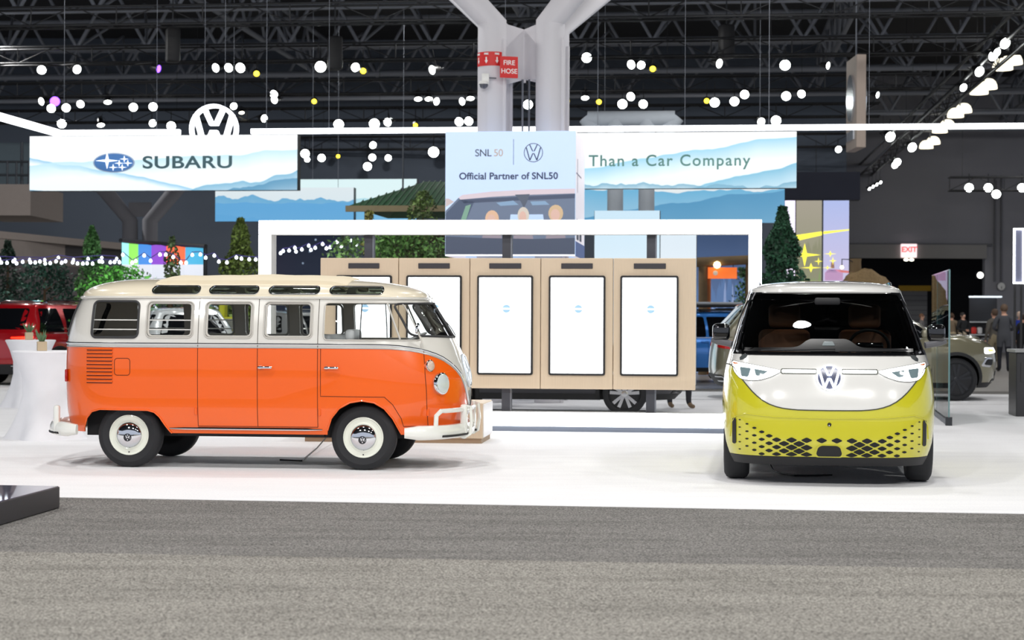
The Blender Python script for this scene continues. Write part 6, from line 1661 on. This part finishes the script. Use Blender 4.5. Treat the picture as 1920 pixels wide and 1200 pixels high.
# upright wood sign blade seen edge-on
o = P(1605, 195, 41.0); s = FPX / 41.0
bl = thing('blade_sign', 'tall hanging wooden sign box seen nearly edge-on at the right', 'sign', tuple(o), R(-90))
hgt = 172 / s
MB().rbox((0, 0, 0), (1.25, .22, hgt), .01, 1).build('sign_box', mat('grey_oak', (176, 160, 148), .6, var=.12, scale=8, stretch=(12, 12, .4)), bl, smooth=0)
for sgn in (-1, 1):
    MB().prism(circle(.05, .12, .42, 28, .55), lambda u, v, d: Vector((u, sgn * (.11 + d), v)), 0, .05).build('raised_emblem', mat('polished_emblem', (226, 232, 240), .15, .8), bl, smooth=0)
    for k in range(5): MB().box((-.35 + .18 * k, sgn * .13, -.75), (.10, .04, .22)).build('raised_letter', mat('polished_emblem', (226, 232, 240), .15, .8), bl, smooth=0)
MB().cyl((0, 0, hgt / 2), (0, 0, 12.5 - o.z), .02, n=6).build('hanging_wire', STEELG, bl)

# ------------------------------------------------------------------ people in the far aisle
SKIN = mat('skin', (206, 160, 136), .6)
def person(label, px, py, hgt, rz, top, legs, hair, shoes=(30, 28, 28), pose='stand', stride=.10, coat=False, depth=None):
    g = G(px, py) if depth is None else Vector((P(px, 600, depth).x, depth, 0)); k = hgt / 1.78
    root = thing('person', label, 'person', (g.x, g.y, 0), rz)
    J = []; E = []
    def j(x, y, z, r, tagm): J.append((Vector((x, y, z)), r, tagm)); return len(J) - 1
    # faces -y; x = its left
    pel = j(0, 0, .96, .155, 'top' if coat else 'leg'); waist = j(0, .0, 1.10, .15, 'top'); ch = j(0, .01, 1.30, .165, 'top'); nk0 = j(0, .01, 1.46, .10, 'top'); nk = j(0, 0, 1.53, .055, 'skin')
    hd0 = j(0, -.015, 1.60, .078, 'skin'); hd1 = j(0, -.015, 1.68, .088, 'skin'); hd2 = j(0, -.005, 1.745, .06, 'skin'); nose = j(0, -.105, 1.645, .018, 'skin')
    E += [(pel, waist), (waist, ch), (ch, nk0), (nk0, nk), (nk, hd0), (hd0, hd1), (hd1, hd2), (hd1, nose)]
    for s in (-1, 1):
        st_ = stride * s
        hip = j(s * .095, 0, .88, .115, 'top' if coat else 'leg'); kn = j(s * .11, -st_ * .5 - .01, .50, .072, 'leg'); an = j(s * .11, st_ * .6 * -1 + .02, .10, .05, 'leg'); fo = j(s * .12, -st_ * .6 - .05, .045, .045, 'shoe'); toe = j(s * .13, -st_ * .6 - .17, .035, .032, 'shoe')
        E += [(pel, hip), (hip, kn), (kn, an), (an, fo), (fo, toe)]
        sh = j(s * .185, .01, 1.42, .085, 'top')
        if pose == 'fold' : el = j(s * .27, .03, 1.15, .055, 'top'); wr = j(s * .10, -.22, 1.08, .036, 'top'); pd = (Vector((-s * .8, -.5, .0)))
        elif pose == 'sit': el = j(s * .25, -.02, 1.16, .05, 'top'); wr = j(s * .2, -.24, 1.05, .036, 'skin'); pd = Vector((0, -1, -.1))
        else: el = j(s * .265, .03, 1.14, .055, 'top'); wr = j(s * .265, -.06, .90, .036, 'top'); pd = Vector((0, -.25, -1))
        E += [(nk0, sh), (sh, el), (el, wr)]
        pd = pd.normalized(); pc_ = J[wr][0] + pd * .07; pm = j(*pc_, .032, 'skin'); E.append((wr, pm))
        sd = Vector((0, 1, 0)) if abs(pd.z) > .7 else Vector((0, 0, 1))
        for q in range(4):
            off = sd * (.027 - .018 * q); ln = (.065, .075, .07, .055)[q]
            f1 = j(*(pc_ + off + pd * .03), .0095, 'skin'); f2 = j(*(pc_ + off + pd * (.03 + ln * .55) + Vector((-s * .008, 0, 0))), .009, 'skin'); f3 = j(*(pc_ + off + pd * (.03 + ln) + Vector((-s * .02, 0, 0))), .008, 'skin')
            E += [(pm, f1), (f1, f2), (f2, f3)]
        t1 = j(*(J[wr][0] + pd * .045 + sd * .035), .011, 'skin'); t2 = j(*(J[wr][0] + pd * .085 + sd * .055), .009, 'skin'); E += [(pm, t1), (t1, t2)]
    me = bpy.data.meshes.new('body'); me.from_pydata([tuple(p * k) for p, r, t in J], E, [])
    o = link('body', me, root)
    md = o.modifiers.new('skin', 'SKIN'); md.use_smooth_shade = True
    sv = me.skin_vertices[0].data
    for i, (p, r, t) in enumerate(J):
        sv[i].radius = (r * k * (1.15 if i in (1, 2) else 1), r * k * (.78 if i in (0, 1, 2, 3) else 1)); sv[i].use_root = (i == 0)
    sub = o.modifiers.new('sub', 'SUBSURF'); sub.levels = 1; sub.render_levels = 1
    dg = bpy.context.evaluated_depsgraph_get(); m2 = bpy.data.meshes.new_from_object(o.evaluated_get(dg)); o.modifiers.clear(); o.data = m2; bpy.data.meshes.remove(me)
    order = ['top', 'leg', 'skin', 'shoe']
    mats_ = [mat('cloth_%d_%d_%d' % top, top, .85), mat('cloth_%d_%d_%d' % legs, legs, .85), SKIN, mat('shoe_%d_%d_%d' % shoes, shoes, .5)]
    m2.materials.clear()
    for m in mats_: m2.materials.append(m)
    segs = [(J[a][0] * k, J[b][0] * k, J[a][2], J[b][2]) for a, b in E]
    for f in m2.polygons:
        c = f.center; best = 9; bt_ = 'top'
        for a, b, ta, tb in segs:
            ab = b - a; t = max(0, min(1, (c - a).dot(ab) / ab.length_squared)); d = (c - a - ab * t).length
            if d < best: best = d; bt_ = tb if t > .5 else ta
        f.material_index = order.index(bt_)
    finish(m2, 0); m2.shade_smooth()
    # hair cap, ears and eyes
    hc = MB().lathe([(0, .112), (.05, .105), (.085, .07), (.100, .02), (.098, -.03), (.085, -.06)], 18, Matrix.Translation(Vector((0, .012, 1.685)) * k) @ Matrix.Rotation(R(-22), 4, 'X') @ Matrix.Scale(k, 4))
    hc.build('hair', mat('hair_%d_%d_%d' % hair, hair, .7), root)
    for s in (-1, 1):
        MB().lathe([(0, -.006), (.012, -.004), (.012, .004), (0, .006)], 8, Matrix.Translation(Vector((s * .034, -.088, 1.655)) * k) @ Matrix.Rotation(R(90), 4, 'X')).build('eye', BLACKP, root)
        MB().lathe([(0, -.012), (.024, -.008), (.026, .004), (0, .012)], 10, Matrix.Translation(Vector((s * .090, -.0, 1.648)) * k) @ Matrix.Rotation(R(90), 4, 'Y')).build('ear', SKIN, root)
    MB().rbox(Vector((0, -.086, 1.588)) * k, (.045, .02, .010), .004, 1).build('mouth', mat('lips', (168, 100, 92), .6), root)
    return root
person('man in a dark grey suit jacket standing with his back turned', 1882, 697, 1.93, R(172), (74, 76, 82), (26, 28, 38), (104, 84, 68), coat=True, pose='fold', stride=.05)
person('person in khaki trousers standing beside the man in the grey suit', 1864, 694, 1.80, R(200), (96, 92, 86), (150, 138, 112), (90, 70, 56), coat=False)
person('person in a black jacket behind the olive car', 1805, 672, 1.74, R(30), (26, 27, 30), (196, 180, 156), (36, 30, 28), pose='fold')
person('person in tan clothes left of the black jacket', 1784, 670, 1.72, R(160), (120, 104, 84), (176, 160, 130), (84, 60, 44))
person('man in a blue shirt at the right edge', 1912, 678, 1.76, R(120), (44, 72, 190), (30, 30, 36), (220, 190, 170), pose='fold')
person('person in black standing in front of the blue shirt', 1919, 685, 1.66, R(180), (24, 24, 28), (24, 24, 30), (60, 44, 36))
person('person with grey top seen past the roof edge of the yellow van', 1728, 668, 1.70, R(70), (110, 108, 108), (60, 62, 70), (120, 84, 60), pose='fold')
person('person in dark clothes with brown shoes behind the right end of the screen wall', 1274, 765, 1.74, R(20), (60, 56, 54), (40, 40, 46), (70, 50, 40), shoes=(122, 100, 76), stride=.25, pose='fold')
